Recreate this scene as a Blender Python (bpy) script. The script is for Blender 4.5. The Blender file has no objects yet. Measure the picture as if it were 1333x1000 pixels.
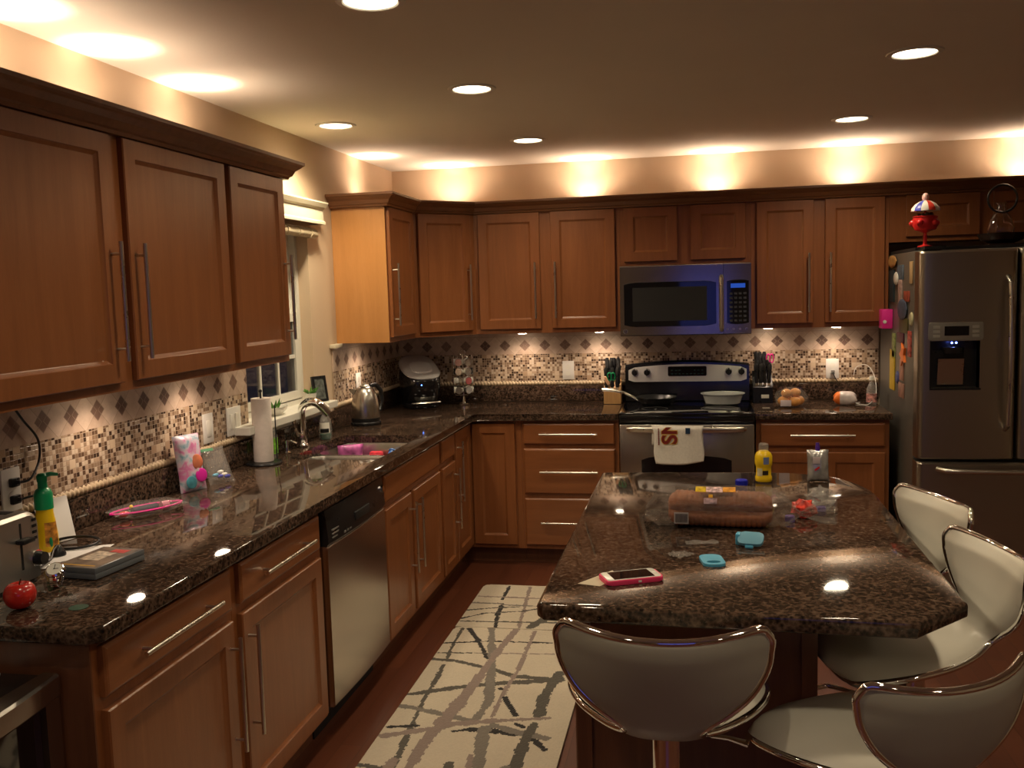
import bpy, bmesh, math, random
from math import sin, cos, pi, radians, sqrt, atan2
from mathutils import Vector, Matrix
random.seed(7)
S = bpy.context.scene
COL = S.collection
CT = 0.914      # counter height
HC = 2.437      # ceiling height

# ---------------------------------------------------------------- materials
def newmat(name):
    m = bpy.data.materials.new(name); m.use_nodes = True
    nt = m.node_tree; b = nt.nodes['Principled BSDF']
    return m, nt, b
def pm(name, col, rough=.5, metal=0, spec=.5, coat=0, emis=None, es=0, alpha=1, trans=0, ior=1.45, coatr=.05, sheen=0, var=0, vscale=20):
    m, nt, b = newmat(name)
    b.inputs['Base Color'].default_value = (*col, 1)
    b.inputs['Roughness'].default_value = rough; b.inputs['Metallic'].default_value = metal
    b.inputs['Specular IOR Level'].default_value = spec
    b.inputs['Coat Weight'].default_value = coat; b.inputs['Coat Roughness'].default_value = coatr
    b.inputs['Alpha'].default_value = alpha; b.inputs['Transmission Weight'].default_value = trans
    b.inputs['IOR'].default_value = ior; b.inputs['Sheen Weight'].default_value = sheen
    if emis: b.inputs['Emission Color'].default_value = (*emis, 1); b.inputs['Emission Strength'].default_value = es
    # every surface gets a little procedural variation
    n = nt.nodes.new('ShaderNodeTexNoise'); n.inputs['Scale'].default_value = vscale
    tc = nt.nodes.new('ShaderNodeTexCoord'); nt.links.new(tc.outputs['Object'], n.inputs['Vector'])
    if var:
        r = ramp(nt, n.outputs['Fac'], [(.3, tuple(c*(1-var) for c in col)), (.7, tuple(min(1, c*(1+var)) for c in col))])
        nt.links.new(r, b.inputs['Base Color'])
    else:
        mr = nt.nodes.new('ShaderNodeMapRange'); mr.inputs['To Min'].default_value = rough*.92; mr.inputs['To Max'].default_value = min(1, rough*1.08)
        nt.links.new(n.outputs['Fac'], mr.inputs['Value']); nt.links.new(mr.outputs['Result'], b.inputs['Roughness'])
    return m
def ramp(nt, fac, stops, interp='LINEAR'):
    r = nt.nodes.new('ShaderNodeValToRGB'); e = r.color_ramp; e.interpolation = interp
    while len(e.elements) > 1: e.elements.remove(e.elements[-1])
    e.elements[0].position = stops[0][0]; e.elements[0].color = (*stops[0][1], 1)
    for p, c in stops[1:]:
        x = e.elements.new(p); x.color = (*c, 1)
    nt.links.new(fac, r.inputs['Fac']); return r.outputs['Color']
def mapping(nt, coord='Object', scale=(1, 1, 1), rot=(0, 0, 0), loc=(0, 0, 0)):
    tc = nt.nodes.new('ShaderNodeTexCoord'); mp = nt.nodes.new('ShaderNodeMapping')
    mp.inputs['Scale'].default_value = scale; mp.inputs['Rotation'].default_value = rot; mp.inputs['Location'].default_value = loc
    nt.links.new(tc.outputs[coord], mp.inputs['Vector']); return mp.outputs['Vector']
def noise(nt, vec, scale, detail=3, rough=.5, dist=0):
    n = nt.nodes.new('ShaderNodeTexNoise'); n.inputs['Scale'].default_value = scale; n.inputs['Detail'].default_value = detail
    n.inputs['Roughness'].default_value = rough; n.inputs['Distortion'].default_value = dist
    if vec: nt.links.new(vec, n.inputs['Vector'])
    return n.outputs['Fac']
def bump(nt, b, h, strength=.2, dist=.002):
    n = nt.nodes.new('ShaderNodeBump'); n.inputs['Strength'].default_value = strength; n.inputs['Distance'].default_value = dist
    nt.links.new(h, n.inputs['Height']); nt.links.new(n.outputs['Normal'], b.inputs['Normal'])
def mth(nt, op, a, b=None, c=None):
    n = nt.nodes.new('ShaderNodeMath'); n.operation = op
    for i, v in enumerate((a, b, c)):
        if v is None: continue
        if isinstance(v, (int, float)): n.inputs[i].default_value = v
        else: nt.links.new(v, n.inputs[i])
    return n.outputs[0]
def mixc(nt, fac, a, b):
    n = nt.nodes.new('ShaderNodeMix'); n.data_type = 'RGBA'
    if isinstance(fac, (int, float)): n.inputs[0].default_value = fac
    else: nt.links.new(fac, n.inputs[0])
    for i, v in ((6, a), (7, b)):
        if isinstance(v, tuple): n.inputs[i].default_value = (*v, 1)
        else: nt.links.new(v, n.inputs[i])
    return n.outputs[2]

def wood_mat(name, c0, c1, c2, rough=.32, axis='z', coat=.25, gs=1.0):
    m, nt, b = newmat(name)
    sc = {'z': (9, 9, .7), 'x': (.7, 9, 9), 'y': (9, .7, 9)}[axis]
    v = mapping(nt, 'Object', tuple(s*gs for s in sc))
    f = noise(nt, v, 3.0, 5, .6, .6)
    v2 = mapping(nt, 'Object', tuple(s*9 for s in sc))
    f2 = noise(nt, v2, 4.0, 2, .5)
    ff = mth(nt, 'ADD', mth(nt, 'MULTIPLY', f, .8), mth(nt, 'MULTIPLY', f2, .2))
    c = ramp(nt, ff, [(.3, c0), (.5, c1), (.72, c2)])
    nt.links.new(c, b.inputs['Base Color']); b.inputs['Roughness'].default_value = rough
    b.inputs['Coat Weight'].default_value = coat; b.inputs['Coat Roughness'].default_value = .25
    bump(nt, b, f2, .08, .0005)
    return m
W_MED = wood_mat('cabinet_wood', (.205, .068, .020), (.24, .082, .026), (.285, .101, .034))
W_MEDX = wood_mat('cabinet_wood_horizontal', (.205, .068, .020), (.24, .082, .026), (.285, .101, .034), axis='x')
W_MEDY = wood_mat('cabinet_wood_depthwise', (.205, .068, .020), (.24, .082, .026), (.285, .101, .034), axis='y')
W_SIDE = wood_mat('cabinet_side_pale', (.42, .19, .055), (.49, .225, .07), (.55, .26, .085), coat=.1, gs=.6)  # side panel wood, paler and more orange than the fronts
W_CROWN = wood_mat('crown_wood', (.13, .05, .018), (.165, .065, .024), (.20, .08, .03), axis='x')
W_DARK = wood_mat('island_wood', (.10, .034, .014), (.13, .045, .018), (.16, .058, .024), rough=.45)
W_BLOCK = wood_mat('knife_block_wood', (.42, .22, .08), (.52, .29, .11), (.6, .35, .14), rough=.5, coat=0)

def granite_mat():
    m, nt, b = newmat('granite')
    v = mapping(nt, 'Object')
    n0 = noise(nt, v, 7, 3, .6)
    vo = nt.nodes.new('ShaderNodeTexVoronoi'); vo.inputs['Scale'].default_value = 95; nt.links.new(v, vo.inputs['Vector'])
    n1 = noise(nt, v, 58, 6, .66, 0)
    n2 = noise(nt, v, 130, 2, .6)
    f = mth(nt, 'ADD', mth(nt, 'MULTIPLY', n1, .6), mth(nt, 'ADD', mth(nt, 'MULTIPLY', vo.outputs['Distance'], .28), mth(nt, 'MULTIPLY', n0, .22)))
    c = ramp(nt, f, [(.38, (.006, .005, .005)), (.47, (.020, .014, .010)), (.55, (.050, .030, .020)), (.63, (.095, .058, .039)), (.74, (.145, .098, .068))])
    c = mixc(nt, mth(nt, 'MULTIPLY', mth(nt, 'GREATER_THAN', n2, .66), .55), c, (.15, .11, .085))
    nt.links.new(c, b.inputs['Base Color'])
    b.inputs['Roughness'].default_value = .045; b.inputs['Specular IOR Level'].default_value = .32
    b.inputs['Coat Weight'].default_value = 0
    return m
GRANITE = granite_mat()

def mosaic_mat():
    m, nt, b = newmat('mosaic_tile')
    uv = nt.nodes.new('ShaderNodeUVMap'); uv.uv_map = 'UVMap'
    sx = nt.nodes.new('ShaderNodeSeparateXYZ'); nt.links.new(uv.outputs['UV'], sx.inputs[0])
    U, V = sx.outputs[0], sx.outputs[1]
    def cell(size):
        u = mth(nt, 'DIVIDE', U, size); v = mth(nt, 'DIVIDE', V, size)
        fu, fv = mth(nt, 'FLOOR', u), mth(nt, 'FLOOR', v)
        cb = nt.nodes.new('ShaderNodeCombineXYZ'); nt.links.new(fu, cb.inputs[0]); nt.links.new(fv, cb.inputs[1])
        wn = nt.nodes.new('ShaderNodeTexWhiteNoise'); wn.noise_dimensions = '3D'; cb.inputs[2].default_value = size*31
        nt.links.new(cb.outputs[0], wn.inputs['Vector'])
        def edge(x):
            f = mth(nt, 'FRACT', x); return mth(nt, 'MINIMUM', f, mth(nt, 'SUBTRACT', 1, f))
        e = mth(nt, 'MULTIPLY', mth(nt, 'MINIMUM', edge(u), edge(v)), size)
        return wn, e
    wb, eb = cell(.030); ws, es = cell(.015)
    pal = [(0, (.58, .46, .34)), (.17, (.46, .33, .225)), (.29, (.25, .165, .105)), (.48, (.12, .070, .042)), (.64, (.60, .49, .37)), (.74, (.30, .21, .14)), (.88, (.055, .032, .021))]
    cs = ramp(nt, ws.outputs['Value'], pal, 'CONSTANT')
    palb = [(0, (.60, .46, .32)), (.4, (.46, .32, .21)), (.75, (.64, .50, .36))]
    sep = nt.nodes.new('ShaderNodeSeparateColor'); nt.links.new(wb.outputs['Color'], sep.inputs[0])
    cb_ = ramp(nt, sep.outputs[1], palb, 'CONSTANT')
    big = mth(nt, 'GREATER_THAN', wb.outputs['Value'], .86)
    col = mixc(nt, big, cs, cb_)
    e = mth(nt, 'ADD', mth(nt, 'MULTIPLY', big, eb), mth(nt, 'MULTIPLY', mth(nt, 'SUBTRACT', 1, big), es))
    g = mth(nt, 'LESS_THAN', e, .0009)
    col = mixc(nt, g, col, (.42, .31, .22))
    nt.links.new(col, b.inputs['Base Color'])
    nt.links.new(mth(nt, 'ADD', mth(nt, 'MULTIPLY', g, .5), .22), b.inputs['Roughness'])
    bump(nt, b, mth(nt, 'MINIMUM', e, .0014), .6, 1.0)
    return m
MOSAIC = mosaic_mat()

def band_mat():   # travertine band with a row of diamonds, dark ones alternating with light ones
    m, nt, b = newmat('diamond_band_tile')
    uv = nt.nodes.new('ShaderNodeUVMap'); uv.uv_map = 'UVMap'
    sx = nt.nodes.new('ShaderNodeSeparateXYZ'); nt.links.new(uv.outputs['UV'], sx.inputs[0])
    U, V = sx.outputs[0], sx.outputs[1]
    P = .132; ZC = 1.279
    dv = mth(nt, 'ABSOLUTE', mth(nt, 'SUBTRACT', V, ZC))
    def dia(off, hw, hh):
        u = mth(nt, 'DIVIDE', mth(nt, 'ADD', U, off), P); f = mth(nt, 'SUBTRACT', mth(nt, 'FRACT', u), .5)
        du = mth(nt, 'MULTIPLY', mth(nt, 'ABSOLUTE', f), P)
        s = mth(nt, 'ADD', mth(nt, 'DIVIDE', du, hw), mth(nt, 'DIVIDE', dv, hh))
        return s, mth(nt, 'FLOOR', u)
    s1, id1 = dia(0, .036, .036); s2, id2 = dia(P/2, .062, .062)
    v = mapping(nt, 'UV'); nz = noise(nt, v, 25, 4, .6); nz2 = noise(nt, v, 4, 2, .5)
    base = ramp(nt, nz, [(.3, (.44, .31, .225)), (.7, (.56, .42, .32))])
    light = ramp(nt, nz, [(.3, (.50, .37, .28)), (.7, (.62, .48, .37))])
    wn = nt.nodes.new('ShaderNodeTexWhiteNoise'); wn.noise_dimensions = '1D'; nt.links.new(id1, wn.inputs['W'])
    dark = ramp(nt, mth(nt, 'ADD', mth(nt, 'MULTIPLY', nz, .5), mth(nt, 'MULTIPLY', wn.outputs['Value'], .5)), [(.25, (.115, .062, .045)), (.75, (.24, .145, .105))])
    col = mixc(nt, mth(nt, 'LESS_THAN', s2, 1), base, light)
    col = mixc(nt, mth(nt, 'LESS_THAN', s1, 1), col, dark)
    g = mth(nt, 'MAXIMUM', mth(nt, 'LESS_THAN', mth(nt, 'ABSOLUTE', mth(nt, 'SUBTRACT', s1, 1)), .04), mth(nt, 'LESS_THAN', mth(nt, 'ABSOLUTE', mth(nt, 'SUBTRACT', s2, 1)), .02))
    g = mth(nt, 'MAXIMUM', g, mth(nt, 'LESS_THAN', mth(nt, 'ABSOLUTE', mth(nt, 'SUBTRACT', dv, .058)), .0012))
    col = mixc(nt, g, col, (.34, .25, .18))
    nt.links.new(col, b.inputs['Base Color']); b.inputs['Roughness'].default_value = .45
    return m
BAND = band_mat()

def floor_mat():
    m, nt, b = newmat('hardwood_floor')
    v = mapping(nt, 'Object', rot=(0, 0, pi/2))
    br = nt.nodes.new('ShaderNodeTexBrick'); nt.links.new(v, br.inputs['Vector'])
    br.inputs['Color1'].default_value = (.075, .021, .011, 1); br.inputs['Color2'].default_value = (.12, .037, .018, 1); br.inputs['Mortar'].default_value = (.02, .008, .005, 1)
    br.inputs['Scale'].default_value = 1; br.inputs['Mortar Size'].default_value = .0012; br.inputs['Brick Width'].default_value = 1.1; br.inputs['Row Height'].default_value = .083
    br.offset = .37
    v2 = mapping(nt, 'Object', (22, 1.6, 22)); n = noise(nt, v2, 3, 4, .6, .5)
    c = mixc(nt, mth(nt, 'MULTIPLY', n, .55), br.outputs['Color'], (.15, .048, .022))
    nt.links.new(c, b.inputs['Base Color']); b.inputs['Roughness'].default_value = .28
    bump(nt, b, mth(nt, 'SUBTRACT', 1, br.outputs['Fac']), .3, .001)
    return m
FLOOR = floor_mat()

def paint(name, col, rough=.7, bs=.08, scale=180):
    m, nt, b = newmat(name); b.inputs['Base Color'].default_value = (*col, 1); b.inputs['Roughness'].default_value = rough
    v = mapping(nt, 'Object'); n = noise(nt, v, scale, 3, .6)
    bump(nt, b, n, bs, .001)
    r = ramp(nt, noise(nt, v, 3, 2), [(.3, tuple(c*.97 for c in col)), (.7, col)]); nt.links.new(r, b.inputs['Base Color'])
    return m
WALLP = paint('wall_paint', (.62, .47, .32)); CEILP = paint('ceiling_paint', (.74, .69, .58), .85, .35, 60); DARKWALL = paint('far_room_paint', (.50, .40, .28))
WHITEP = paint('white_trim_paint', (.72, .70, .62), .4, .02)
CREAM = paint('cream_paint', (.66, .60, .44), .5, .02)

def steel_mat(name, col=(.56, .53, .48), rough=.3, axis='z', aniso=.5):
    m, nt, b = newmat(name)
    sc = {'z': (180, 180, 1.5), 'x': (1.5, 180, 180), 'y': (180, 1.5, 180)}[axis]
    v = mapping(nt, 'Object', sc); n = noise(nt, v, 1.5, 2, .5)
    b.inputs['Base Color'].default_value = (*col, 1); b.inputs['Metallic'].default_value = 1
    nt.links.new(mth(nt, 'ADD', mth(nt, 'MULTIPLY', n, .08), rough-.04), b.inputs['Roughness'])
    bump(nt, b, n, .015, .0002)
    return m
STEEL = steel_mat('brushed_steel', rough=.20, axis='x'); STEELV = steel_mat('brushed_steel_upright', rough=.25, axis='z')
FRSTEEL = steel_mat('fridge_steel', (.40, .365, .30), .33, 'x'); FRSIDE = pm('fridge_side_paint', (.20, .19, .165), .35, .6)
NICKEL = pm('satin_nickel', (.62, .58, .50), .28, 1); CHROME = pm('chrome', (.86, .85, .83), .05, 1); SINKST = pm('sink_steel', (.60, .58, .52), .26, 1)
BLACKG = pm('black_glass', (.006, .006, .008), .06, 0, .6, coat=.6); BLACKP = pm('black_plastic', (.012, .012, .013), .28); BLACKM = pm('black_matte', (.01, .009, .009), .6)
BLACKE = pm('black_enamel', (.008, .008, .009), .15, coat=.4)
WHITEPL = pm('white_plastic', (.75, .73, .68), .35); GREYPL = pm('grey_plastic', (.22, .21, .19), .4)
LEATHER = pm('cream_faux_leather', (.60, .56, .47), .38, var=.03, vscale=8); LEATHERB = pm('shaded_cream_leather', (.38, .35, .27), .42, var=.03, vscale=8)  # back shell is the same cream, with its shade put into the colour
CLEAR = pm('clear_film', (.50, .47, .43), .09, 0, 1, alpha=.15); CLEARB = pm('cloudy_film', (.60, .57, .53), .12, 0, 1, alpha=.26)
for m_ in (CLEAR, CLEARB): nt_ = m_.node_tree; bump(nt_, nt_.nodes['Principled BSDF'], noise(nt_, mapping(nt_, 'Object'), 70, 2, .5, .8), .7, .004)
GLASS = pm('clear_glass', (.95, .95, .95), .02, 0, .5, trans=1, ior=1.45); WINGLASS = pm('window_glass', (.02, .02, .03), .03, 0, .8, alpha=.35)
GREEN = pm('green_plastic', (.004, .24, .09), .3); YELLOW = pm('yellow_plastic', (.85, .55, .01), .3); ORANGE = pm('orange_plastic', (.85, .2, .03), .4)
RED = pm('red_plastic', (.62, .02, .02), .3); PINK = pm('pink_rubber', (.85, .05, .16), .4); HOTPINK = pm('magenta_plastic', (.80, .03, .30), .4)
BLUE = pm('blue_plastic', (.012, .02, .42), .3); PURPLE = pm('purple_plastic', (.09, .03, .30), .3); TEAL = pm('light_blue_plastic', (.10, .42, .62), .35)
PAPER = pm('white_paper', (.80, .78, .76), .8); PTOWEL = pm('paper_towel', (.74, .66, .60), .9, var=.04, vscale=60)
LEAF = pm('leaf_green', (.06, .20, .02), .5, var=.3); CERAM = pm('white_ceramic', (.78, .76, .68), .2)

# ---------------------------------------------------------------- geometry helpers
def bm_new(): return bmesh.new()
def box(bm, x0, x1, y0, y1, z0, z1, bev=0, seg=2):
    vs = [bm.verts.new((x, y, z)) for x in (x0, x1) for y in (y0, y1) for z in (z0, z1)]
    F = [(0, 1, 3, 2), (4, 6, 7, 5), (0, 4, 5, 1), (2, 3, 7, 6), (0, 2, 6, 4), (1, 5, 7, 3)]
    fs = [bm.faces.new([vs[i] for i in f]) for f in F]
    if bev:
        es = list({e for f in fs for e in f.edges})
        bmesh.ops.bevel(bm, geom=es, offset=bev, segments=seg, affect='EDGES', profile=.5)
    return bm
def frame_of(d):
    d = Vector(d).normalized(); a = Vector((0, 0, 1)) if abs(d.z) < .9 else Vector((1, 0, 0))
    u = d.cross(a).normalized(); return u, d.cross(u).normalized()
def cyl(bm, p0, p1, r0, r1=None, seg=16, cap=True):
    r1 = r0 if r1 is None else r1
    p0, p1 = Vector(p0), Vector(p1); u, v = frame_of(p1-p0)
    A = [bm.verts.new(p0+(u*cos(t)+v*sin(t))*r0) for t in [2*pi*i/seg for i in range(seg)]]
    B = [bm.verts.new(p1+(u*cos(t)+v*sin(t))*r1) for t in [2*pi*i/seg for i in range(seg)]]
    for i in range(seg): bm.faces.new((A[i], A[(i+1) % seg], B[(i+1) % seg], B[i]))
    if cap: bm.faces.new(A[::-1]); bm.faces.new(B)
def lathe(bm, prof, c=(0, 0, 0), seg=24, sx=1, sy=1, closed=False):
    c = Vector(c); rings = []
    for r, z in prof:
        if r < 1e-5: rings.append([bm.verts.new(c+Vector((0, 0, z)))])
        else: rings.append([bm.verts.new(c+Vector((r*sx*cos(2*pi*i/seg), r*sy*sin(2*pi*i/seg), z))) for i in range(seg)])
    for a, b in zip(rings, rings[1:]):
        for i in range(seg):
            j = (i+1) % seg
            if len(a) == 1 and len(b) == 1: continue
            if len(a) == 1: bm.faces.new((a[0], b[j], b[i]))
            elif len(b) == 1: bm.faces.new((a[i], a[j], b[0]))
            else: bm.faces.new((a[i], a[j], b[j], b[i]))
def tube(bm, pts, r, seg=8, closed=False, cap=True):
    pts = [Vector(p) for p in pts]; n = len(pts); rings = []
    rr = r if isinstance(r, (list, tuple)) else [r]*n
    prev = None
    for i, p in enumerate(pts):
        if closed: d = pts[(i+1) % n]-pts[i-1]
        else: d = pts[min(i+1, n-1)]-pts[max(i-1, 0)]
        d.normalize()
        if prev is None: u, v = frame_of(d)
        else:
            u = prev-d*prev.dot(d)
            if u.length < 1e-6: u, v = frame_of(d)
            u.normalize(); v = d.cross(u)
        prev = u
        rings.append([bm.verts.new(p+(u*cos(2*pi*k/seg)+v*sin(2*pi*k/seg))*rr[i]) for k in range(seg)])
    m = n if closed else n-1
    for i in range(m):
        a, b = rings[i], rings[(i+1) % n]
        off = 0
        if closed and i == n-1:
            best = min(range(seg), key=lambda s: (a[0].co-b[s].co).length); off = best
        for k in range(seg): bm.faces.new((a[k], a[(k+1) % seg], b[(k+1+off) % seg], b[(k+off) % seg]))
    if cap and not closed: bm.faces.new(rings[0][::-1]); bm.faces.new(rings[-1])
def prism(bm, poly, z0, z1, bev=0):
    A = [bm.verts.new((x, y, z0)) for x, y in poly]; B = [bm.verts.new((x, y, z1)) for x, y in poly]; n = len(poly)
    f0 = bm.faces.new(A[::-1]); f1 = bm.faces.new(B)
    for i in range(n): bm.faces.new((A[i], A[(i+1) % n], B[(i+1) % n], B[i]))
    if bev:
        es = list(f1.edges)+list(f0.edges)
        bmesh.ops.bevel(bm, geom=es, offset=bev, segments=3, affect='EDGES', profile=.5)
def sphere(bm, c, r, seg=14, rings=8, sc=(1, 1, 1)):
    prof = [(sin(pi*i/rings)*r, -cos(pi*i/rings)*r*sc[2]) for i in range(rings+1)]
    prof[0] = (0, prof[0][1]); prof[-1] = (0, prof[-1][1])
    lathe(bm, prof, c, seg, sc[0], sc[1])
def loft(bm, rings, closed=True, cap=True):
    R = [[bm.verts.new(p) for p in r] for r in rings]; n = len(R[0])
    for a, b in zip(R, R[1:]):
        for i in range(n if closed else n-1): bm.faces.new((a[i], a[(i+1) % n], b[(i+1) % n], b[i]))
    if cap: bm.faces.new(R[0][::-1]); bm.faces.new(R[-1])
    return R
def sweep(bm, path, prof, closedprof=True):
    """profile [(out, z)] swept along a 2-D path, out = right-hand side of travel, mitred corners"""
    n = len(path); rings = []
    for i in range(n):
        p = Vector(path[i]); a = (Vector(path[i])-Vector(path[i-1])).normalized() if i else None
        b = (Vector(path[i+1])-p).normalized() if i < n-1 else None
        if a is None: a = b
        if b is None: b = a
        na, nb = Vector((a.y, -a.x)), Vector((b.y, -b.x)); m = (na+nb).normalized(); k = 1/max(.3, m.dot(na))
        rings.append([(p.x+m.x*o*k, p.y+m.y*o*k, z) for o, z in prof])
    loft(bm, rings)
def T(name, label, cat, loc=(0, 0, 0), rz=0, group=None):
    o = bpy.data.objects.new(name, None); COL.objects.link(o); o.empty_display_size = .05
    o.location = loc; o.rotation_euler = (0, 0, rz); o['label'] = label; o['category'] = cat
    if group: o['group'] = group
    return o
def wmat(o):
    m = Matrix.Identity(4)
    while o is not None:
        m = Matrix.Translation(o.location) @ o.rotation_euler.to_matrix().to_4x4() @ m; o = o.parent
    return m
def obj(name, bm, mat, parent=None, world=True, smooth=True, ang=35, label=None):
    """bm is in world coordinates unless world=False (then local to the parent)"""
    if parent is not None and world: bm.transform(wmat(parent).inverted())
    bmesh.ops.recalc_face_normals(bm, faces=bm.faces)
    me = bpy.data.meshes.new(name); bm.to_mesh(me); bm.free()
    if isinstance(mat, (list, tuple)):
        for mm in mat: me.materials.append(mm)
    else: me.materials.append(mat)
    if smooth:
        for p in me.polygons: p.use_smooth = True
        me.set_sharp_from_angle(angle=radians(ang))
    o = bpy.data.objects.new(name, me); COL.objects.link(o)
    if parent is not None: o.parent = parent
    if label: o['label'] = label
    return o
def top(name, bm, mat, label, cat, loc=None, group=None, **k):
    """a thing that is one mesh; origin set at loc (bm in world coordinates)"""
    if loc is not None: bm.transform(Matrix.Translation(-Vector(loc)))
    o = obj(name, bm, mat, None, **k); o['label'] = label; o['category'] = cat
    if loc is not None: o.location = loc
    if group: o['group'] = group
    return o
def struct(name, bm, mat, parent=None, **k):
    o = obj(name, bm, mat, parent, **k)
    if parent is None: o['kind'] = 'structure'
    return o
def vary(name, size, pts=None): pass
def dup(root, loc, rz=None, label=None):
    r = root.copy(); COL.objects.link(r); r.location = loc
    if rz is not None: r.rotation_euler = (r.rotation_euler[0], r.rotation_euler[1], rz)
    if label: r['label'] = label
    for ch in list(root.children):
        c = ch.copy(); COL.objects.link(c); c.parent = r
        for g in list(ch.children):
            d = g.copy(); COL.objects.link(d); d.parent = c
    return r
def uvbox(bm, quads):
    """thin tiled slabs with metric UVs: quads = (axis, fixed0, fixed1, a0, a1, z0, z1)"""
    uv = bm.loops.layers.uv.new('UVMap')
    for ax, f0, f1, a0, a1, z0, z1 in quads:
        before = set(bm.faces)
        if ax == 'x': box(bm, f0, f1, a0, a1, z0, z1)
        else: box(bm, a0, a1, f0, f1, z0, z1)
    for f in bm.faces:
        for l in f.loops:
            c = l.vert.co; l[uv].uv = ((c.y if quads[0][0] == 'x' else c.x), c.z)
def text_bm(txt, size, depth=.0006, off=0):
    cu = bpy.data.curves.new('t', 'FONT'); cu.body = txt; cu.size = size; cu.extrude = depth; cu.offset = off; cu.align_x = 'CENTER'; cu.align_y = 'CENTER'
    o = bpy.data.objects.new('t', cu); COL.objects.link(o)
    dg = bpy.context.evaluated_depsgraph_get(); me = bpy.data.meshes.new_from_object(o.evaluated_get(dg))
    bm = bmesh.new(); bm.from_mesh(me); bpy.data.objects.remove(o); bpy.data.curves.remove(cu); bpy.data.meshes.remove(me)
    return bm
def merge(dst, src, mat=Matrix.Identity(4)):
    src.transform(mat); me = bpy.data.meshes.new('x'); src.to_mesh(me); src.free(); dst.from_mesh(me); bpy.data.meshes.remove(me)
def cut(o, cutbm):
    me = bpy.data.meshes.new('c'); cutbm.to_mesh(me); cutbm.free(); c = bpy.data.objects.new('c', me); COL.objects.link(c)
    c.location = o.location
    md = o.modifiers.new('b', 'BOOLEAN'); md.operation = 'DIFFERENCE'; md.object = c; md.solver = 'EXACT'
    dg = bpy.context.evaluated_depsgraph_get(); dg.update(); nm = bpy.data.meshes.new_from_object(o.evaluated_get(dg))
    o.modifiers.remove(md); old = o.data; nm.name = old.name; o.data = nm; bpy.data.objects.remove(c); bpy.data.meshes.remove(old)
def cutw(o, cutbm):   # cutter in world coordinates
    cutbm.transform(Matrix.Translation(-o.location)); cut(o, cutbm)

# ---------------------------------------------------------------- room shell
XR, YF = 5.2, -8.6
b = bm_new(); box(b, -.1, XR, YF, .1, -.1, 0); struct('floor', b, FLOOR)
b = bm_new(); box(b, -.1, XR, YF, .1, HC, HC+.1); ceil = struct('ceiling', b, CEILP)
WY0, WY1, WZ0, WZ1 = -2.17, -1.43, 1.05, 1.99
b = bm_new()
box(b, -.14, 0, YF, WY0, 0, HC); box(b, -.14, 0, WY1, 0, 0, HC); box(b, -.14, 0, WY0, WY1, 0, WZ0); box(b, -.14, 0, WY0, WY1, WZ1, HC)
struct('wall_left', b, WALLP)
b = bm_new(); box(b, -.14, XR, 0, .12, 0, HC); struct('wall_back', b, WALLP)
b = bm_new(); box(b, XR, XR+.1, YF, .1, 0, HC); struct('wall_right', b, DARKWALL)
b = bm_new(); box(b, -.1, XR, YF-.1, YF, 0, HC); struct('wall_front', b, DARKWALL)

# tiled splash: mosaic field, diamond band, rope liner
ZR = 1.016
b = bm_new(); uvbox(b, [('x', .001, .009, -4.17, -2.19, ZR+.012, 1.222), ('x', .001, .009, -1.185, -.001, ZR+.012, 1.222)]); struct('trim_1', b, MOSAIC, smooth=False)
b = bm_new(); uvbox(b, [('y', -.009, -.001, .0095, 3.035, ZR+.012, 1.222)]); struct('trim_2', b, MOSAIC, smooth=False)
b = bm_new(); uvbox(b, [('x', .001, .010, -4.17, -2.19, 1.222, 1.371), ('x', .001, .010, -1.185, -.001, 1.222, 1.371)]); struct('trim_3', b, BAND, smooth=False)
b = bm_new(); uvbox(b, [('y', -.010, -.001, .0105, 3.035, 1.222, 1.371)]); struct('trim_4', b, BAND, smooth=False)
ROPE = pm('rope_liner_tile', (.58, .45, .29), .5, var=.12)
def rope(name, p0, p1, out):
    p0, p1, out = Vector(p0), Vector(p1), Vector(out); L = (p1-p0).length; d = (p1-p0)/L; n = int(L/.0045); seg = 9; rings = []
    for i in range(n+1):
        s = L*i/n; ring = []
        for k in range(seg):
            a = -pi/2+pi*k/(seg-1)
            r = .0145+.0036*sin(2*pi*s/.021+a*1.5)
            ring.append(p0+d*s+out*(r*cos(a))+Vector((0, 0, 1))*(r*sin(a)))
        rings.append(ring)
    bm = bm_new(); loft(bm, rings); return struct(name, bm, ROPE, ang=80)
b = bm_new(); box(b, .001, .034, -1.205, -1.0945, 1.350, 1.3715, .003); struct('trim_8', b, CREAM)
rope('trim_5', (.001, -4.17, ZR+.0165), (.001, -2.19, ZR+.0165), (1, 0, 0)); rope('trim_6', (.001, -1.185, ZR+.0165), (.001, -.0165, ZR+.0165), (1, 0, 0)); rope('trim_7', (.0165, -.001, ZR+.0165), (3.035, -.001, ZR+.0165), (0, -1, 0))

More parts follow.
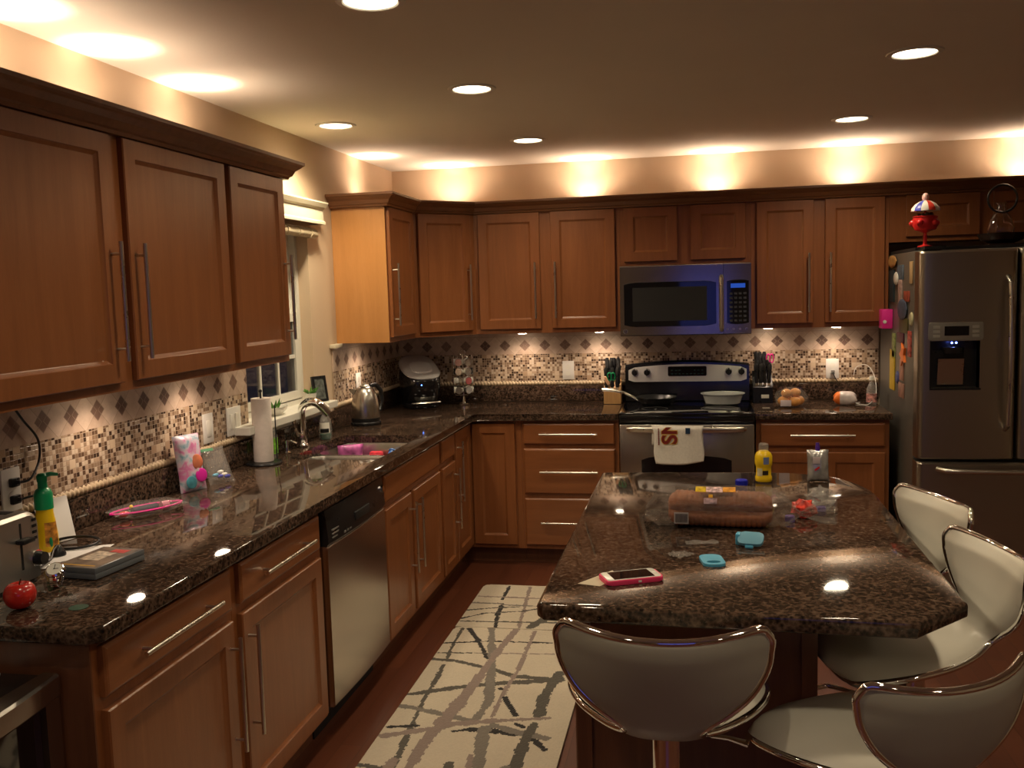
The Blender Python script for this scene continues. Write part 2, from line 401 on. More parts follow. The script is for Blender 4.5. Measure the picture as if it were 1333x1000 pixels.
# ---------------------------------------------------------------- window
wf = T('window_1', 'white double hung window over the sink, dark outside', 'window', (-.07, (WY0+WY1)/2, WZ0)); wf['kind'] = 'structure'
for k in ('label', 'category'): del wf[k]
def framebars(bm, x0, x1, y0, y1, z0, z1, w):
    box(bm, x0, x1, y0, y0+w, z0, z1); box(bm, x0, x1, y1-w, y1, z0, z1); box(bm, x0, x1, y0+w, y1-w, z0, z0+w); box(bm, x0, x1, y0+w, y1-w, z1-w, z1)
b = bm_new(); framebars(b, -.135, -.06, WY0, WY1, WZ0+.035, WZ1, .03); obj('window_frame', b, WHITEP, wf, smooth=False)
MZ = 1.535
def sash(x, z0, z1, name):
    b = bm_new(); framebars(b, x, x+.028, WY0+.03, WY1-.03, z0, z1, .045)
    yy0, yy1 = WY0+.075, WY1-.075
    for k in (1, 2): y = yy0+(yy1-yy0)*k/3; box(b, x+.006, x+.022, y-.009, y+.009, z0+.045, z1-.045)
    zm = (z0+z1)/2; box(b, x+.005, x+.023, yy0, yy1, zm-.009, zm+.009)
    s = obj(name, b, WHITEP, wf, smooth=False)
    b = bm_new(); box(b, x+.0115, x+.0165, yy0, yy1, z0+.045, z1-.045); obj('glass_pane', b, WINGLASS, s, smooth=False)
sash(-.088, WZ0+.06, MZ+.02, 'lower_sash'); sash(-.12, MZ-.02, WZ1-.03, 'upper_sash')
b = bm_new(); box(b, -.13, .0011, WY0, WY1, WZ0, WZ0+.036); box(b, .0012, .085, -2.33, -1.33, WZ0, WZ0+.036, .004); obj('window_sill', b, WHITEP, wf, smooth=False)
b = bm_new(); box(b, .0012, .022, -2.186, -1.36, 1.0175, WZ0-.001, .003); obj('sill_apron', b, WHITEP, wf, smooth=False)
# night outside
b = bm_new(); box(b, -3.0, -2.9, -6, 3, -.1, 4); struct('wall_outside', b, pm('night_dark', (.01, .012, .03), .9), smooth=False)
# cream cornice box and rolled shade
b = bm_new()
sweep(b, [(.0012, -2.20), (.075, -2.20), (.075, -1.385), (.0012, -1.385)], [(-.012, 2.0), (.008, 2.0), (.008, 2.012), (.0, 2.02), (.0, 2.075), (.012, 2.085), (.022, 2.105), (.022, 2.112), (-.012, 2.112)])
box(b, .002, .062, -2.187, -1.398, 2.095, 2.108)
top('window_cornice', b, CREAM, 'cream moulded cornice box over the window beside the tall cabinet', 'window cornice', (.03, -1.8, 2.0), smooth=False)
b = bm_new(); cyl(b, (.035, -2.14, 1.955), (.035, -1.42, 1.955), .024, seg=20)
for k in range(5): cyl(b, (.035, -1.50-.14*k, 1.955), (.035, -1.488-.14*k, 1.955), .0275, seg=20)
ro = top('rolled_shade', b, pm('shade_cloth', (.60, .50, .33), .8, var=.15, vscale=60), 'rolled up tan fabric shade hanging under the window cornice', 'window shade', (.035, -1.8, 1.955))
# items on the sill
SZ = WZ0+.0365
b = bm_new(); lathe(b, [(0, 0), (.035, 0), (.062, .022), (.07, .04), (.066, .04), (.05, .012), (0, .008)], (0, 0, 0), 28, .75, 1.25)
t = T('planter_dish', 'oval white ceramic dish with a small green plant on the window sill', 'planter', (.012, -1.93, SZ)); obj('dish', b, CERAM, t, world=False)
b = bm_new()
for k in range(9):
    a = k*.7; lathe_p = [(.0, .03), (.008, .045), (.0, .07)]
    p0 = Vector((.01*cos(a), .02*sin(a), .02)); p1 = p0+Vector((.02*cos(a), .03*sin(a), .04+.008*(k % 3)))
    s = Vector((-sin(a), cos(a), 0))*.008; q = (p0+p1)/2; n = Vector((cos(a), sin(a), .3))*.002
    v = [b.verts.new(x) for x in (p0, q+s, p1, q-s, q+n)]
    for i in range(4): b.faces.new((v[i], v[(i+1) % 4], v[4]))
    w = b.verts.new(q-n)
    for i in range(4): b.faces.new((v[i], w, v[(i+1) % 4]))
obj('plant', b, LEAF, t, world=False)
b = bm_new(); lathe(b, [(0, 0), (.024, 0), (.033, .06), (.030, .06), (.022, .005), (0, .005)], (0, 0, 0), 20)
t = T('potted_plant', 'white cup with green sprigs at the right end of the window sill', 'potted plant', (.03, -1.56, SZ)); obj('pot', b, CERAM, t, world=False)
b = bm_new()
for k in range(14):
    a = k*2.4; r = .01+.02*random.random(); p = Vector((r*cos(a), r*sin(a), .06)); q = p+Vector((.02*cos(a), .03*sin(a), .012+.02*random.random()))
    tube(b, [p, (p+q)/2+Vector((0, 0, .005)), q], [.002, .005, .001], 5)
obj('foliage', b, LEAF, t, world=False)
t = T('picture_frame', 'small black picture frame leaning on the right window jamb', 'picture frame', (.03, -1.418, SZ))
M0 = Matrix.Translation((.03, -1.418, SZ)) @ Matrix.Rotation(radians(62), 4, 'Z') @ Matrix.Rotation(radians(-9), 4, 'X')
b = bm_new(); framebars(b, -.006, .006, -.045, .045, 0, .135, .014); b.transform(Matrix.Rotation(pi/2, 4, 'Z')); b.transform(M0); obj('frame', b, BLACKP, t, smooth=False)
b = bm_new(); box(b, -.032, .032, -.003, .003, .013, .122); b.transform(M0); obj('picture', b, pm('grey_print', (.10, .11, .10), .4, var=.6, vscale=50), t, smooth=False)

# ---------------------------------------------------------------- cabinets
def rect_ring(o, a, n, u0, u1, z0, z1, ins, d):
    o, a, n = Vector(o), Vector(a), Vector(n); up = Vector((0, 0, 1))
    return [o+a*u+up*z+n*d for u, z in ((u0+ins, z0+ins), (u1-ins, z0+ins), (u1-ins, z1-ins), (u0+ins, z1-ins))]
def door_bm(o, a, n, u0, u1, z0, z1, th=.02, panel=True, fw=.056):
    bm = bm_new(); R = [(0, 0), (0, th-.004), (.003, th)]
    if panel: R += [(fw, th), (fw+.003, th-.004), (fw+.010, th-.009), (fw+.012, th-.010)]
    else: R = [(0, 0), (0, th-.006), (.004, th-.002), (.009, th)]
    rings = [rect_ring(o, a, n, u0, u1, z0, z1, i, d) for i, d in R]
    loft(bm, rings); return bm
def handle_bm(c, a, n, L=.34, vertical=True):
    """bar pull centred at c on the door face"""
    c, a, n = Vector(c), Vector(a), Vector(n); d = Vector((0, 0, 1)) if vertical else a
    bm = bm_new(); h = .032
    cyl(bm, c+n*h-d*L/2, c+n*h+d*L/2, .0062, seg=12)
    for s in (-1, 1): cyl(bm, c+d*(s*(L/2-.035)), c+n*h+d*(s*(L/2-.035)), .0045, seg=10)
    return bm
def add_door(par, o, a, n, u0, u1, z0, z1, hside=None, hz=None, name='door', panel=True, mat=None, hl=.34, fw=.056):
    dm = mat or W_MED
    d = obj(name, door_bm(o, a, n, u0, u1, z0, z1, panel=panel, fw=fw), dm, par, smooth=False)
    O, A, N = Vector(o), Vector(a), Vector(n)
    if hside == 'h':
        c = O+A*((u0+u1)/2)+N*.02+Vector((0, 0, (z0+z1)/2)); obj('handle', handle_bm(c, a, n, hl, False), NICKEL, d)
    elif hside:
        u = u0+.028 if hside == 'l' else u1-.028
        c = O+A*u+N*.02+Vector((0, 0, hz)); obj('handle', handle_bm(c, a, n, hl, True), NICKEL, d)
    return d
HL, HB = 1.632, .495     # handle centre heights, upper and base
ZT, ZB = 2.106, 1.399
UZ0, UZ1 = 1.372, 2.125
def carcass(par, x0, x1, y0, y1, z0, z1, mat=None):
    b = bm_new(); box(b, x0, x1, y0, y1, z0, z1); obj('body', b, mat or W_MED, par, smooth=False)
EX, EY = (1, 0, 0), (0, 1, 0)
# left wall uppers (front faces +x; running axis +y)
oL = (.305, 0, 0)
t = T('wall_cabinet', 'large two door upper cabinet nearest the camera on the left wall', 'upper cabinet', (.15, -3.5, UZ0)); carcass(t, .0105, .305, -4.165, -2.858, UZ0, UZ1)
add_door(t, oL, EY, EX, -4.13, -3.535, ZB, ZT, 'r', HL); add_door(t, oL, EY, EX, -3.473, -2.876, ZB, ZT, 'l', HL)
t = T('wall_cabinet', 'narrow single door upper cabinet left of the window', 'upper cabinet', (.15, -2.6, UZ0)); carcass(t, .0105, .305, -2.857, -2.38, UZ0, UZ1)
add_door(t, oL, EY, EX, -2.839, -2.397, ZB, ZT, 'r', HL)
t = T('wall_cabinet', 'upper cabinet right of the window with a pale orange side panel', 'upper cabinet', (.15, -.85, UZ0)); carcass(t, .0105, .305, -1.09, -.612, UZ0, UZ1)
b = bm_new(); box(b, .001, .306, -1.094, -1.0905, UZ0, UZ1); obj('side_panel', b, W_SIDE, t, smooth=False, label='pale orange side panel')
add_door(t, oL, EY, EX, -1.072, -.632, ZB, ZT, 'l', HL)
# diagonal corner
t = T('corner_cabinet', 'diagonal single door upper cabinet in the corner of the room', 'upper cabinet', (.3, -.3, UZ0))
b = bm_new(); prism(b, [(.0105, -.0105), (.0105, -.611), (.305, -.611), (.611, -.305), (.611, -.0105)], UZ0, UZ1); obj('body', b, W_MED, t, smooth=False)
q = 1/sqrt(2); add_door(t, (.305, -.611, 0), (q, q, 0), (q, -q, 0), .035, .398, ZB, ZT, 'r', HL)
oB = (0, -.305, 0); NB = (0, -1, 0)
t = T('wall_cabinet', 'two door upper cabinet on the back wall left of the microwave', 'upper cabinet', (1.05, -.15, UZ0)); carcass(t, .612, 1.507, -.305, -.0105, UZ0, UZ1)
add_door(t, oB, EX, NB, .639, 1.023, ZB, ZT, 'r', HL); add_door(t, oB, EX, NB, 1.090, 1.480, ZB, ZT, 'l', HL)
t = T('wall_cabinet', 'short two door upper cabinet directly above the microwave', 'upper cabinet', (1.88, -.15, 1.76)); carcass(t, 1.508, 2.268, -.305, -.0105, 1.762, UZ1)
add_door(t, oB, EX, NB, 1.535, 1.848, 1.785, ZT); add_door(t, oB, EX, NB, 1.925, 2.24, 1.785, ZT)
t = T('wall_cabinet', 'two door upper cabinet on the back wall between microwave and fridge', 'upper cabinet', (2.65, -.15, UZ0)); carcass(t, 2.269, 3.03, -.305, -.0105, UZ0, UZ1)
add_door(t, oB, EX, NB, 2.301, 2.620, ZB, ZT, 'r', HL); add_door(t, oB, EX, NB, 2.682, 3.007, ZB, ZT, 'l', HL)
t = T('wall_cabinet', 'short upper cabinet over the refrigerator', 'upper cabinet', (3.5, -.15, 1.84)); carcass(t, 3.031, 4.02, -.305, -.0105, 1.845, UZ1)
add_door(t, oB, EX, NB, 3.12, 3.505, 1.872, ZT); add_door(t, oB, EX, NB, 3.575, 3.96, 1.872, ZT)
# crowns
CP = [(0, 2.1255), (.0, 2.09), (.006, 2.09), (.010, 2.110), (.020, 2.120), (.032, 2.145), (.052, 2.160), (.056, 2.166), (.062, 2.170), (.062, 2.182), (0, 2.182)]
CPf = [(o+.021 if i > 0 and o >= 0 else o, z) for i, (o, z) in enumerate(CP)]
CPf = [(.0005, 2.1265), (.0005, 2.108), (.024, 2.108), (.028, 2.118), (.036, 2.122), (.046, 2.142), (.064, 2.156), (.068, 2.161), (.076, 2.166), (.076, 2.178), (.0005, 2.178)]
b = bm_new(); sweep(b, [(.012, -4.17), (.305, -4.17), (.305, -2.376), (.0015, -2.376)][::1], CPf); top('crown_moulding', b, W_CROWN, 'dark wood crown moulding along the top of the left wall cabinets', 'crown moulding', (.15, -3.3, 2.108), smooth=False)
b = bm_new(); sweep(b, [(.0015, -1.0955), (.3065, -1.0955), (.3065, -.6120), (.6120, -.3065), (4.02, -.3065)], CPf); top('crown_moulding', b, W_CROWN, 'wood crown moulding running round the corner and across the back wall cabinets', 'crown moulding', (1.5, -.2, 2.108), smooth=False)

# base cabinets
Z1, Z0, ZDB, ZDT = .856, .125, .736, .704
BH = CT-.038
oBL = (.610, 0, 0)
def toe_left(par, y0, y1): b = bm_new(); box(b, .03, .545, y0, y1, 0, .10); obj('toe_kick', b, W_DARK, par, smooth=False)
def base_left(label, y0, y1, d0, d1, side, name='base_cabinet'):
    t = T(name, label, 'base cabinet', (.3, (y0+y1)/2, 0)); carcass(t, .03, .610, y0, y1, .1005, BH-.0005); toe_left(t, y0, y1); return t
t = base_left('base cabinet nearest the camera on the left run, one wide drawer over a door', -4.165, -3.531, 0, 0, 0)
add_door(t, oBL, EY, EX, -4.142, -3.555, ZDB, Z1, 'h', name='drawer', panel=False, mat=W_MEDY, hl=.37); add_door(t, oBL, EY, EX, -4.142, -3.555, Z0, ZDT, 'r', HB)
b = bm_new(); box(b, .03, .611, -4.171, -4.1655, 0, BH-.0005); obj('end_panel', b, W_DARK, t, smooth=False)
t = base_left('base cabinet between the nearest cabinet and the dishwasher, drawer over a door', -3.530, -2.875, 0, 0, 0)
add_door(t, oBL, EY, EX, -3.501, -2.909, ZDB, Z1, 'h', name='drawer', panel=False, mat=W_MEDY, hl=.37); add_door(t, oBL, EY, EX, -3.501, -2.909, Z0, ZDT, 'l', HB)
t = base_left('wide sink base cabinet with two doors right of the dishwasher', -2.221, -1.298, 0, 0, 0)
# hollow at the sink: shorten the body
bpy.data.objects.remove([c for c in t.children if c.name.startswith('body')][0])
b = bm_new(); box(b, .03, .610, -2.221, -1.298, .1005, .66); box(b, .592, .610, -2.221, -1.298, .66, BH-.0005); box(b, .03, .592, -2.221, -2.203, .66, BH-.0005); box(b, .03, .592, -1.316, -1.298, .66, BH-.0005); obj('body', b, W_MED, t, smooth=False)
add_door(t, oBL, EY, EX, -2.198, -1.320, ZDB, Z1, None, name='drawer_front', panel=False, mat=W_MEDY); add_door(t, oBL, EY, EX, -2.198, -1.830, Z0, ZDT, 'r', HB); add_door(t, oBL, EY, EX, -1.785, -1.320, Z0, ZDT, 'l', HB)
t = base_left('slim base cabinet between the sink base and the corner', -1.297, -.990, 0, 0, 0)
add_door(t, oBL, EY, EX, -1.272, -1.006, ZDB, Z1, None, name='drawer', panel=False, mat=W_MEDY); add_door(t, oBL, EY, EX, -1.272, -1.006, Z0, ZDT, 'r', HB, fw=.05)
t = T('corner_cabinet', 'corner base cabinet with two folding door leaves', 'base cabinet', (.4, -.4, 0))
b = bm_new(); prism(b, [(.03, -.03), (.03, -.989), (.610, -.989), (.610, -.610), (.932, -.610), (.932, -.03)], .1005, BH-.0005); obj('body', b, W_MED, t, smooth=False)
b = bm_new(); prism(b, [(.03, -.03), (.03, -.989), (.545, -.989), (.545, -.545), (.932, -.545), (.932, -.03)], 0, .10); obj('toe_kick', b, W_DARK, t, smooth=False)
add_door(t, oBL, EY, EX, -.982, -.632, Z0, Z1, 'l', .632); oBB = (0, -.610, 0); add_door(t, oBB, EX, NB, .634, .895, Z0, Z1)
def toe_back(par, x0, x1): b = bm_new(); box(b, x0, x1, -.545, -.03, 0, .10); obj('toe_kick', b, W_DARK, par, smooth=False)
t = T('base_cabinet', 'base cabinet with three drawers left of the range', 'base cabinet', (1.2, -.3, 0)); carcass(t, .933, 1.507, -.610, -.03, .1005, BH-.0005); toe_back(t, .933, 1.507)
for z0, z1 in ((.733, Z1), (.437, .705), (Z0, .408)): add_door(t, oBB, EX, NB, .937+.01, 1.484, z0, z1, 'h', name='drawer', panel=False, mat=W_MEDX)
t = T('base_cabinet', 'base cabinet with one wide drawer over two doors right of the range', 'base cabinet', (2.65, -.3, 0)); carcass(t, 2.277, 2.985, -.610, -.03, .1005, BH-.0005); toe_back(t, 2.277, 2.985)
add_door(t, oBB, EX, NB, 2.300, 2.962, .725, Z1, 'h', name='drawer', panel=False, mat=W_MEDX); add_door(t, oBB, EX, NB, 2.300, 2.618, Z0, .692); add_door(t, oBB, EX, NB, 2.645, 2.962, Z0, .692)

# ---------------------------------------------------------------- counters
def counter(name, poly, label, loc, cuts=()):
    b = bm_new(); prism(b, poly, BH, CT, .007); o = top(name, b, GRANITE, label, 'countertop', loc, ang=30)
    for c in cuts: cutw(o, c)
    return o
def rrect(x0, x1, y0, y1, r, n=6):
    P = []
    for cx, cy, a0 in ((x1-r, y1-r, 0), (x0+r, y1-r, 90), (x0+r, y0+r, 180), (x1-r, y0+r, 270)):
        for i in range(n+1): a = radians(a0+90*i/n); P.append((cx+r*cos(a), cy+r*sin(a)))
    return P
sc = bm_new(); prism(sc, rrect(.15, .575, -2.14, -1.44, .06), .8, 1.0)
counter('countertop', [(.002, -.002), (.002, -4.195), (.62, -4.195), (.65, -4.165), (.65, -.675), (.675, -.65), (1.509, -.65), (1.509, -.002)], 'L shaped dark brown granite countertop along the left and back walls', (.3, -1, BH), [sc])
counter('countertop', [(2.272, -.002), (2.272, -.65), (2.995, -.65), (2.995, -.002)], 'short granite countertop between the range and the fridge', (2.6, -.3, BH))
b = bm_new(); box(b, .0015, .021, -4.19, -.0225, CT+.0005, 1.0160, .003); top('backsplash_curb', b, GRANITE, 'low granite upstand on the left countertop against the wall', 'granite upstand', (.01, -2, CT))
b = bm_new(); box(b, .0225, 1.509, -.021, -.0015, CT+.0005, 1.0160, .003); top('backsplash_curb', b, GRANITE, 'low granite upstand on the back countertop left of the range', 'granite upstand', (.7, -.01, CT))
b = bm_new(); box(b, 2.272, 3.035, -.021, -.0015, CT+.0005, 1.0160, .003); top('backsplash_curb', b, GRANITE, 'low granite upstand behind the countertop right of the range', 'granite upstand', (2.6, -.01, CT))

# sink
t = T('double_sink', 'stainless steel double bowl undermount sink below the window', 'sink', (.36, -1.8, .68))
def bowl(y0, y1):
    b = bm_new(); rings = []
    for ins, z in ((-.012, .8745), (0, .8745), (.004, .86), (.012, .72), (.03, .70), (.08, .695)):
        rings.append([(x, y, z) for x, y in rrect(.142+ins, .583-ins, y0+ins, y1-ins, .07)])
    outer = [[(x, y, z) for x, y in rrect(.142+i, .583-i, y0+i, y1-i, .07)] for i, z in ((.072, .692), (.02, .694), (.009, .718), (-.012, .868))]
    loft(b, rings, cap=False); R = [v for v in b.verts][-28:]; b.faces.new(R)
    loft(b, outer, cap=False); return b
obj('bowl', bowl(-2.155, -1.83), SINKST, t); obj('bowl', bowl(-1.80, -1.425), SINKST, t)
for y in (-1.99, -1.61):
    b = bm_new(); lathe(b, [(0, .6962), (.018, .6964), (.03, .700), (.038, .6985), (.038, .6955), (0, .6955)], (.36, y, 0)); obj('drain', b, CHROME, t)
# faucet
t = T('kitchen_faucet', 'chrome pull down faucet with side lever behind the sink', 'faucet', (.085, -1.80, CT))
b = bm_new(); lathe(b, [(0, .0005), (.030, .0005), (.030, .008), (.022, .018), (.019, .06), (.017, .09)], (.085, -1.80, CT))
pts = [(.085, -1.80, CT+.08)]+[(.085+.060-.060*cos(a), -1.80-.012*sin(a), CT+.16+.060*sin(a)) for a in [radians(x) for x in range(0, 150, 12)]]
tube(b, pts, [.018]*4+[.019]*3+[.021]*(len(pts)-7), 14); p = Vector(pts[-1]); d = (Vector(pts[-1])-Vector(pts[-2])).normalized()
cyl(b, p, p+d*.05, .020, .022, 16); obj('spout', b, CHROME, t)
b = bm_new(); cyl(b, (.085, -1.80, CT+.055), (.085, -1.85, CT+.06), .014, seg=14); tube(b, [(.085, -1.845, CT+.06), (.08, -1.862, CT+.09), (.075, -1.872, CT+.14)], [.011, .009, .011], 10); obj('lever', b, CHROME, t)
t = T('soap_dispenser', 'small chrome soap pump left of the faucet', 'soap dispenser', (.09, -1.99, CT)); b = bm_new()
lathe(b, [(0, .0005), (.017, .0005), (.017, .006), (.009, .012), (.008, .045), (.011, .048), (.011, .06), (0, .06)], (.09, -1.99, CT), 16); obj('base', b, CHROME, t)
b = bm_new(); tube(b, [(.09, -1.99, CT+.055), (.115, -1.99, CT+.058), (.14, -1.99, CT+.048)], [.006, .006, .005], 8); obj('nozzle', b, CHROME, t)

# ---------------------------------------------------------------- dishwasher
t = T('dishwasher', 'stainless dishwasher with black control panel in the left base run', 'dishwasher', (.3, -2.54, 0))
b = bm_new(); box(b, .03, .600, -2.870, -2.226, .1, BH-.001); obj('tub', b, BLACKM, t, smooth=False)
b = bm_new(); box(b, .03, .55, -2.870, -2.226, 0, .099); obj('kick_plate', b, BLACKM, t, smooth=False)
b = bm_new(); N = 12; rings = []
rs = []
for i in range(N+1):
    y = -2.862+.628*i/N; bow = .008*(1-(2*i/N-1)**2); rs.append([(.601, y, .125), (.630+bow, y, .125), (.636+bow, y, .132), (.636+bow, y, .722), (.630+bow, y, .728), (.601, y, .728)])
loft(b, rs); obj('door_panel', b, STEELV, t, ang=30)
b = bm_new(); rs = []
for i in range(N+1):
    y = -2.862+.628*i/N; bow = .014*(1-(2*i/N-1)**2); rs.append([(.601, y, .730), (.634+bow*.8, y, .730), (.640+bow, y, .740), (.636+bow, y, .80), (.628+bow*.6, y, .862), (.601, y, .866)])
loft(b, rs); cp = obj('control_panel', b, BLACKP, t, ang=30)
b = bm_new(); box(b, .644, .656, -2.62, -2.46, .765, .80, .005); obj('latch_handle', b, BLACKM, cp)
b = bm_new()
for k in range(3): box(b, .636, .645, -2.83, -2.77, .752+.014*k, .757+.014*k)
obj('vent', b, GREYPL, cp, smooth=False)
b = bm_new()
for k in range(9): box(b, .636, .6515, -2.73+.028*k, -2.715+.028*k, .747, .754)
obj('button_row', b, GREYPL, cp, smooth=False)
b = bm_new(); cyl(b, (.634, -2.262, .815), (.646, -2.262, .815), .014, seg=20); obj('status_badge', b, CHROME, cp)

# ---------------------------------------------------------------- range
RX0, RX1 = 1.514, 2.267
t = T('kitchen_range', 'freestanding stainless range with black glass cooktop below the microwave', 'range', (1.89, -.35, 0))
b = bm_new(); box(b, RX0, RX1, -.635, -.03, .06, .905); obj('body', b, BLACKE, t, smooth=False)
b = bm_new(); prism(b, rrect(RX0-.002, RX1+.002, -.672, -.055, .02, 4), .906, .922, .004); ck = obj('cooktop', b, BLACKG, t)
for cx, cy, r in ((1.71, -.22, .095), (2.08, -.22, .075), (1.71, -.48, .075), (2.08, -.48, .105)):
    b = bm_new(); lathe(b, [(r-.0015, .9221), (r-.0015, .9225), (r, .9225), (r, .9221)], (cx, cy, 0), 36); obj('burner_ring', b, GREYPL, ck, smooth=False)
b = bm_new(); box(b, RX0, RX1, -.668, -.636, .866, .905, .004); obj('front_strip', b, BLACKE, t)
# back guard with arched top, tilted face
b = bm_new(); n = 16; rings = []
for i in range(n+1):
    u = i/n; x = RX0-.002+.757*u; zt = 1.150+.024*(1-(2*u-1)**2)
    rings.append([(x, -.012, .923), (x, -.10, .923), (x, -.088, zt-.012), (x, -.075, zt), (x, -.012, zt)])
loft(b, rings); g = obj('backguard', b, BLACKE, t, ang=40)
b = bm_new(); n = 20; rings = []
for i in range(n+1):
    u = i/n; x = 1.532+.722*u; zt = 1.128+.022*(1-(2*u-1)**2); e = .012*(1 if i in (0, n) else 0)
    rings.append([(x, -.0965, 1.043+e), (x, -.1035, 1.043+e), (x, -.0945, zt-e), (x, -.088, zt-e)])
loft(b, rings); obj('control_fascia', b, steel_mat('fascia_steel', (.78, .76, .70), .42, 'x'), g, ang=40)
b = bm_new(); prism(b, rrect(-.118, .118, -.030, .030, .008, 4), 0, .004); b.transform(Matrix.Translation((1.895, -.0985, 1.107)) @ Matrix.Rotation(radians(84), 4, 'X')); obj('clock_display', b, BLACKG, g, smooth=False)
b = bm_new()
for k in range(9):
    for j in range(2):
        if 3 <= k <= 5 and j == 1: continue
        box(b, 1.797+.023*k, 1.809+.023*k, -.1045, -.1025, 1.088+.022*j, 1.094+.022*j)
obj('touch_keys', b, pm('dim_teal_print', (.02, .06, .06), .5), g, smooth=False)
for x in (1.572, 1.648, 2.146, 2.222):
    b = bm_new(); cyl(b, (x, -.100, 1.105), (x, -.128, 1.102), .021, .018, 20); box(b, x-.004, x+.004, -.136, -.126, 1.083, 1.127, .002); obj('knob', b, BLACKP, g)
# oven door
b = bm_new(); box(b, RX0+.003, RX1-.003, -.690, -.636, .195, .858, .006); od = obj('oven_door', b, STEELV, t)
b = bm_new(); P = [(1.64, .36), (2.14, .36)]+[(2.14-.50*i/12, .655+.028*sin(pi*i/12)**.5) for i in range(13)]
A = [b.verts.new((x, -.6905, z)) for x, z in P]; B = [b.verts.new((x, -.6935, z)) for x, z in P]
b.faces.new(A[::-1]); b.faces.new(B)
for i in range(len(P)): b.faces.new((A[i], A[(i+1) % len(P)], B[(i+1) % len(P)], B[i]))
obj('oven_window', b, BLACKG, od, smooth=False)
b = bm_new(); rings = []
for i in range(25):
    u = i/24; x = RX0+.045+(RX1-RX0-.09)*u; s = sin(pi*u)**.35 if 0 < u < 1 else 0; y = -.700-.030*s; h = .010+.009*s
    rings.append([(x, y+.010*cos(a), .834+h*sin(a)) for a in [2*pi*k/12 for k in range(12)]])
loft(b, rings); obj('door_handle', b, NICKEL, od)
b = bm_new(); box(b, RX0+.003, RX1-.003, -.685, -.636, .062, .188, .005); obj('storage_drawer', b, STEELV, t)
b = bm_new(); box(b, RX0+.03, RX1-.03, -.60, -.05, 0, .06); obj('plinth', b, BLACKM, t, smooth=False)
# towel over the handle
CLOTH = pm('white_terry', (.66, .62, .55), .95, sheen=.3, var=.06, vscale=90); MAROON = pm('maroon_print', (.16, .012, .008), .9); GOLD = pm('gold_print', (.62, .36, .05), .9); NAVY = pm('navy_print', (.01, .03, .07), .9)
t = T('dish_towel', 'white dish towel with maroon lettering draped over the oven door handle', 'dish towel', (1.84, -.735, .66))
b = bm_new(); nx, nz = 26, 22
def tow(u, v, back=0):
    w = .142-.012*v-.004*sin(v*7); x = 1.843+(u-.5)*2*w+.012*v+.004*sin(v*5+u*3)
    z = .8565-.205*v-.012*(1-(2*u-1)**2)*v+.012*(u-.5)*v
    y = -.7445-.004*sin(u*11+1)*v-.006*v*sin(u*5)-.002
    if v < .06: y = -.735-.0095*sqrt(max(0, v/.06))
    return Vector((x, y, z))
G = [[b.verts.new(tow(i/nx, j/nz)) for i in range(nx+1)] for j in range(nz+1)]
for j in range(nz):
    for i in range(nx): b.faces.new((G[j][i], G[j][i+1], G[j+1][i+1], G[j+1][i]))
K = [[b.verts.new((tow(i/nx, 0).x, -.735+.0+.013*min(1, j*1.0), .8565-.11*j/6)) for i in range(nx+1)] for j in range(7)]
for j in range(6):
    for i in range(nx): b.faces.new((K[j][i], K[j+1][i], K[j+1][i+1], K[j][i+1]))
bmesh.ops.remove_doubles(b, verts=b.verts, dist=.0002)
tw = obj('cloth', b, CLOTH, t, ang=80); md = tw.modifiers.new('s', 'SOLIDIFY'); md.thickness = .0025; md.offset = 0
def towtext(txt, size, cx, cz, mat, rot, yo, name):
    tb = text_bm(txt, size, .0004, .0062 if mat is GOLD else .0030); tb.transform(Matrix.Rotation(rot, 4, 'Z')); bmesh.ops.bisect_plane(tb, geom=list(tb.verts)+list(tb.edges)+list(tb.faces), plane_co=(0, .852-cz, 0), plane_no=(0, 1, 0), clear_outer=True)
    for v in tb.verts: x, y, z = v.co; v.co = (cx+x, -.7535-yo-z*.5, cz+y)
    return obj(name, tb, mat, t, smooth=False)
towtext('SN', .116, 1.804, .828, GOLD, pi/2, 0, 'lettering_outline'); o = towtext('SN', .116, 1.804, .828, MAROON, pi/2, .0016, 'lettering')
b = bm_new(); box(b, 1.888, 1.914, -.756, -.7535, .815, .848); obj('printed_patch', b, NAVY, t, smooth=False)
b = bm_new()
for k in range(9): box(b, 1.737, 1.744, -.7555, -.7530, .845-.0105*k-.008, .845-.0105*k)
obj('small_print', b, MAROON, t, smooth=False)
# pans on the stove
t = T('frying_pan', 'dark frying pan with a long steel handle on the left of the stove', 'frying pan', (1.71, -.27, .9228))
b = bm_new(); lathe(b, [(0, 0), (.085, 0), (.108, .018), (.121, .044), (.124, .046), (.119, .044), (.104, .020), (.083, .004), (0, .004)], (0, 0, 0), 40); obj('pan_body', b, pm('dark_anodised', (.055, .055, .055), .3, .7), t, world=False)
b = bm_new(); tube(b, [(-.105, -.02, .030), (-.14, -.03, .05), (-.19, -.035, .075), (-.25, -.03, .088), (-.325, -.02, .092)], [.007, .008, .009, .010, .009], 10); obj('handle', b, NICKEL, t, world=False)
t = T('baking_dish', 'round frosted glass baking dish on the right of the stove', 'baking dish', (2.105, -.27, .9228))
b = bm_new(); lathe(b, [(0, 0), (.092, 0), (.102, .006), (.118, .055), (.130, .062), (.130, .066), (.115, .064), (.098, .010), (0, .006)], (0, 0, 0), 40, 1, .8); obj('dish', b, pm('frosted_glass', (.40, .41, .40), .25, 0, .6, coat=.3), t, world=False)

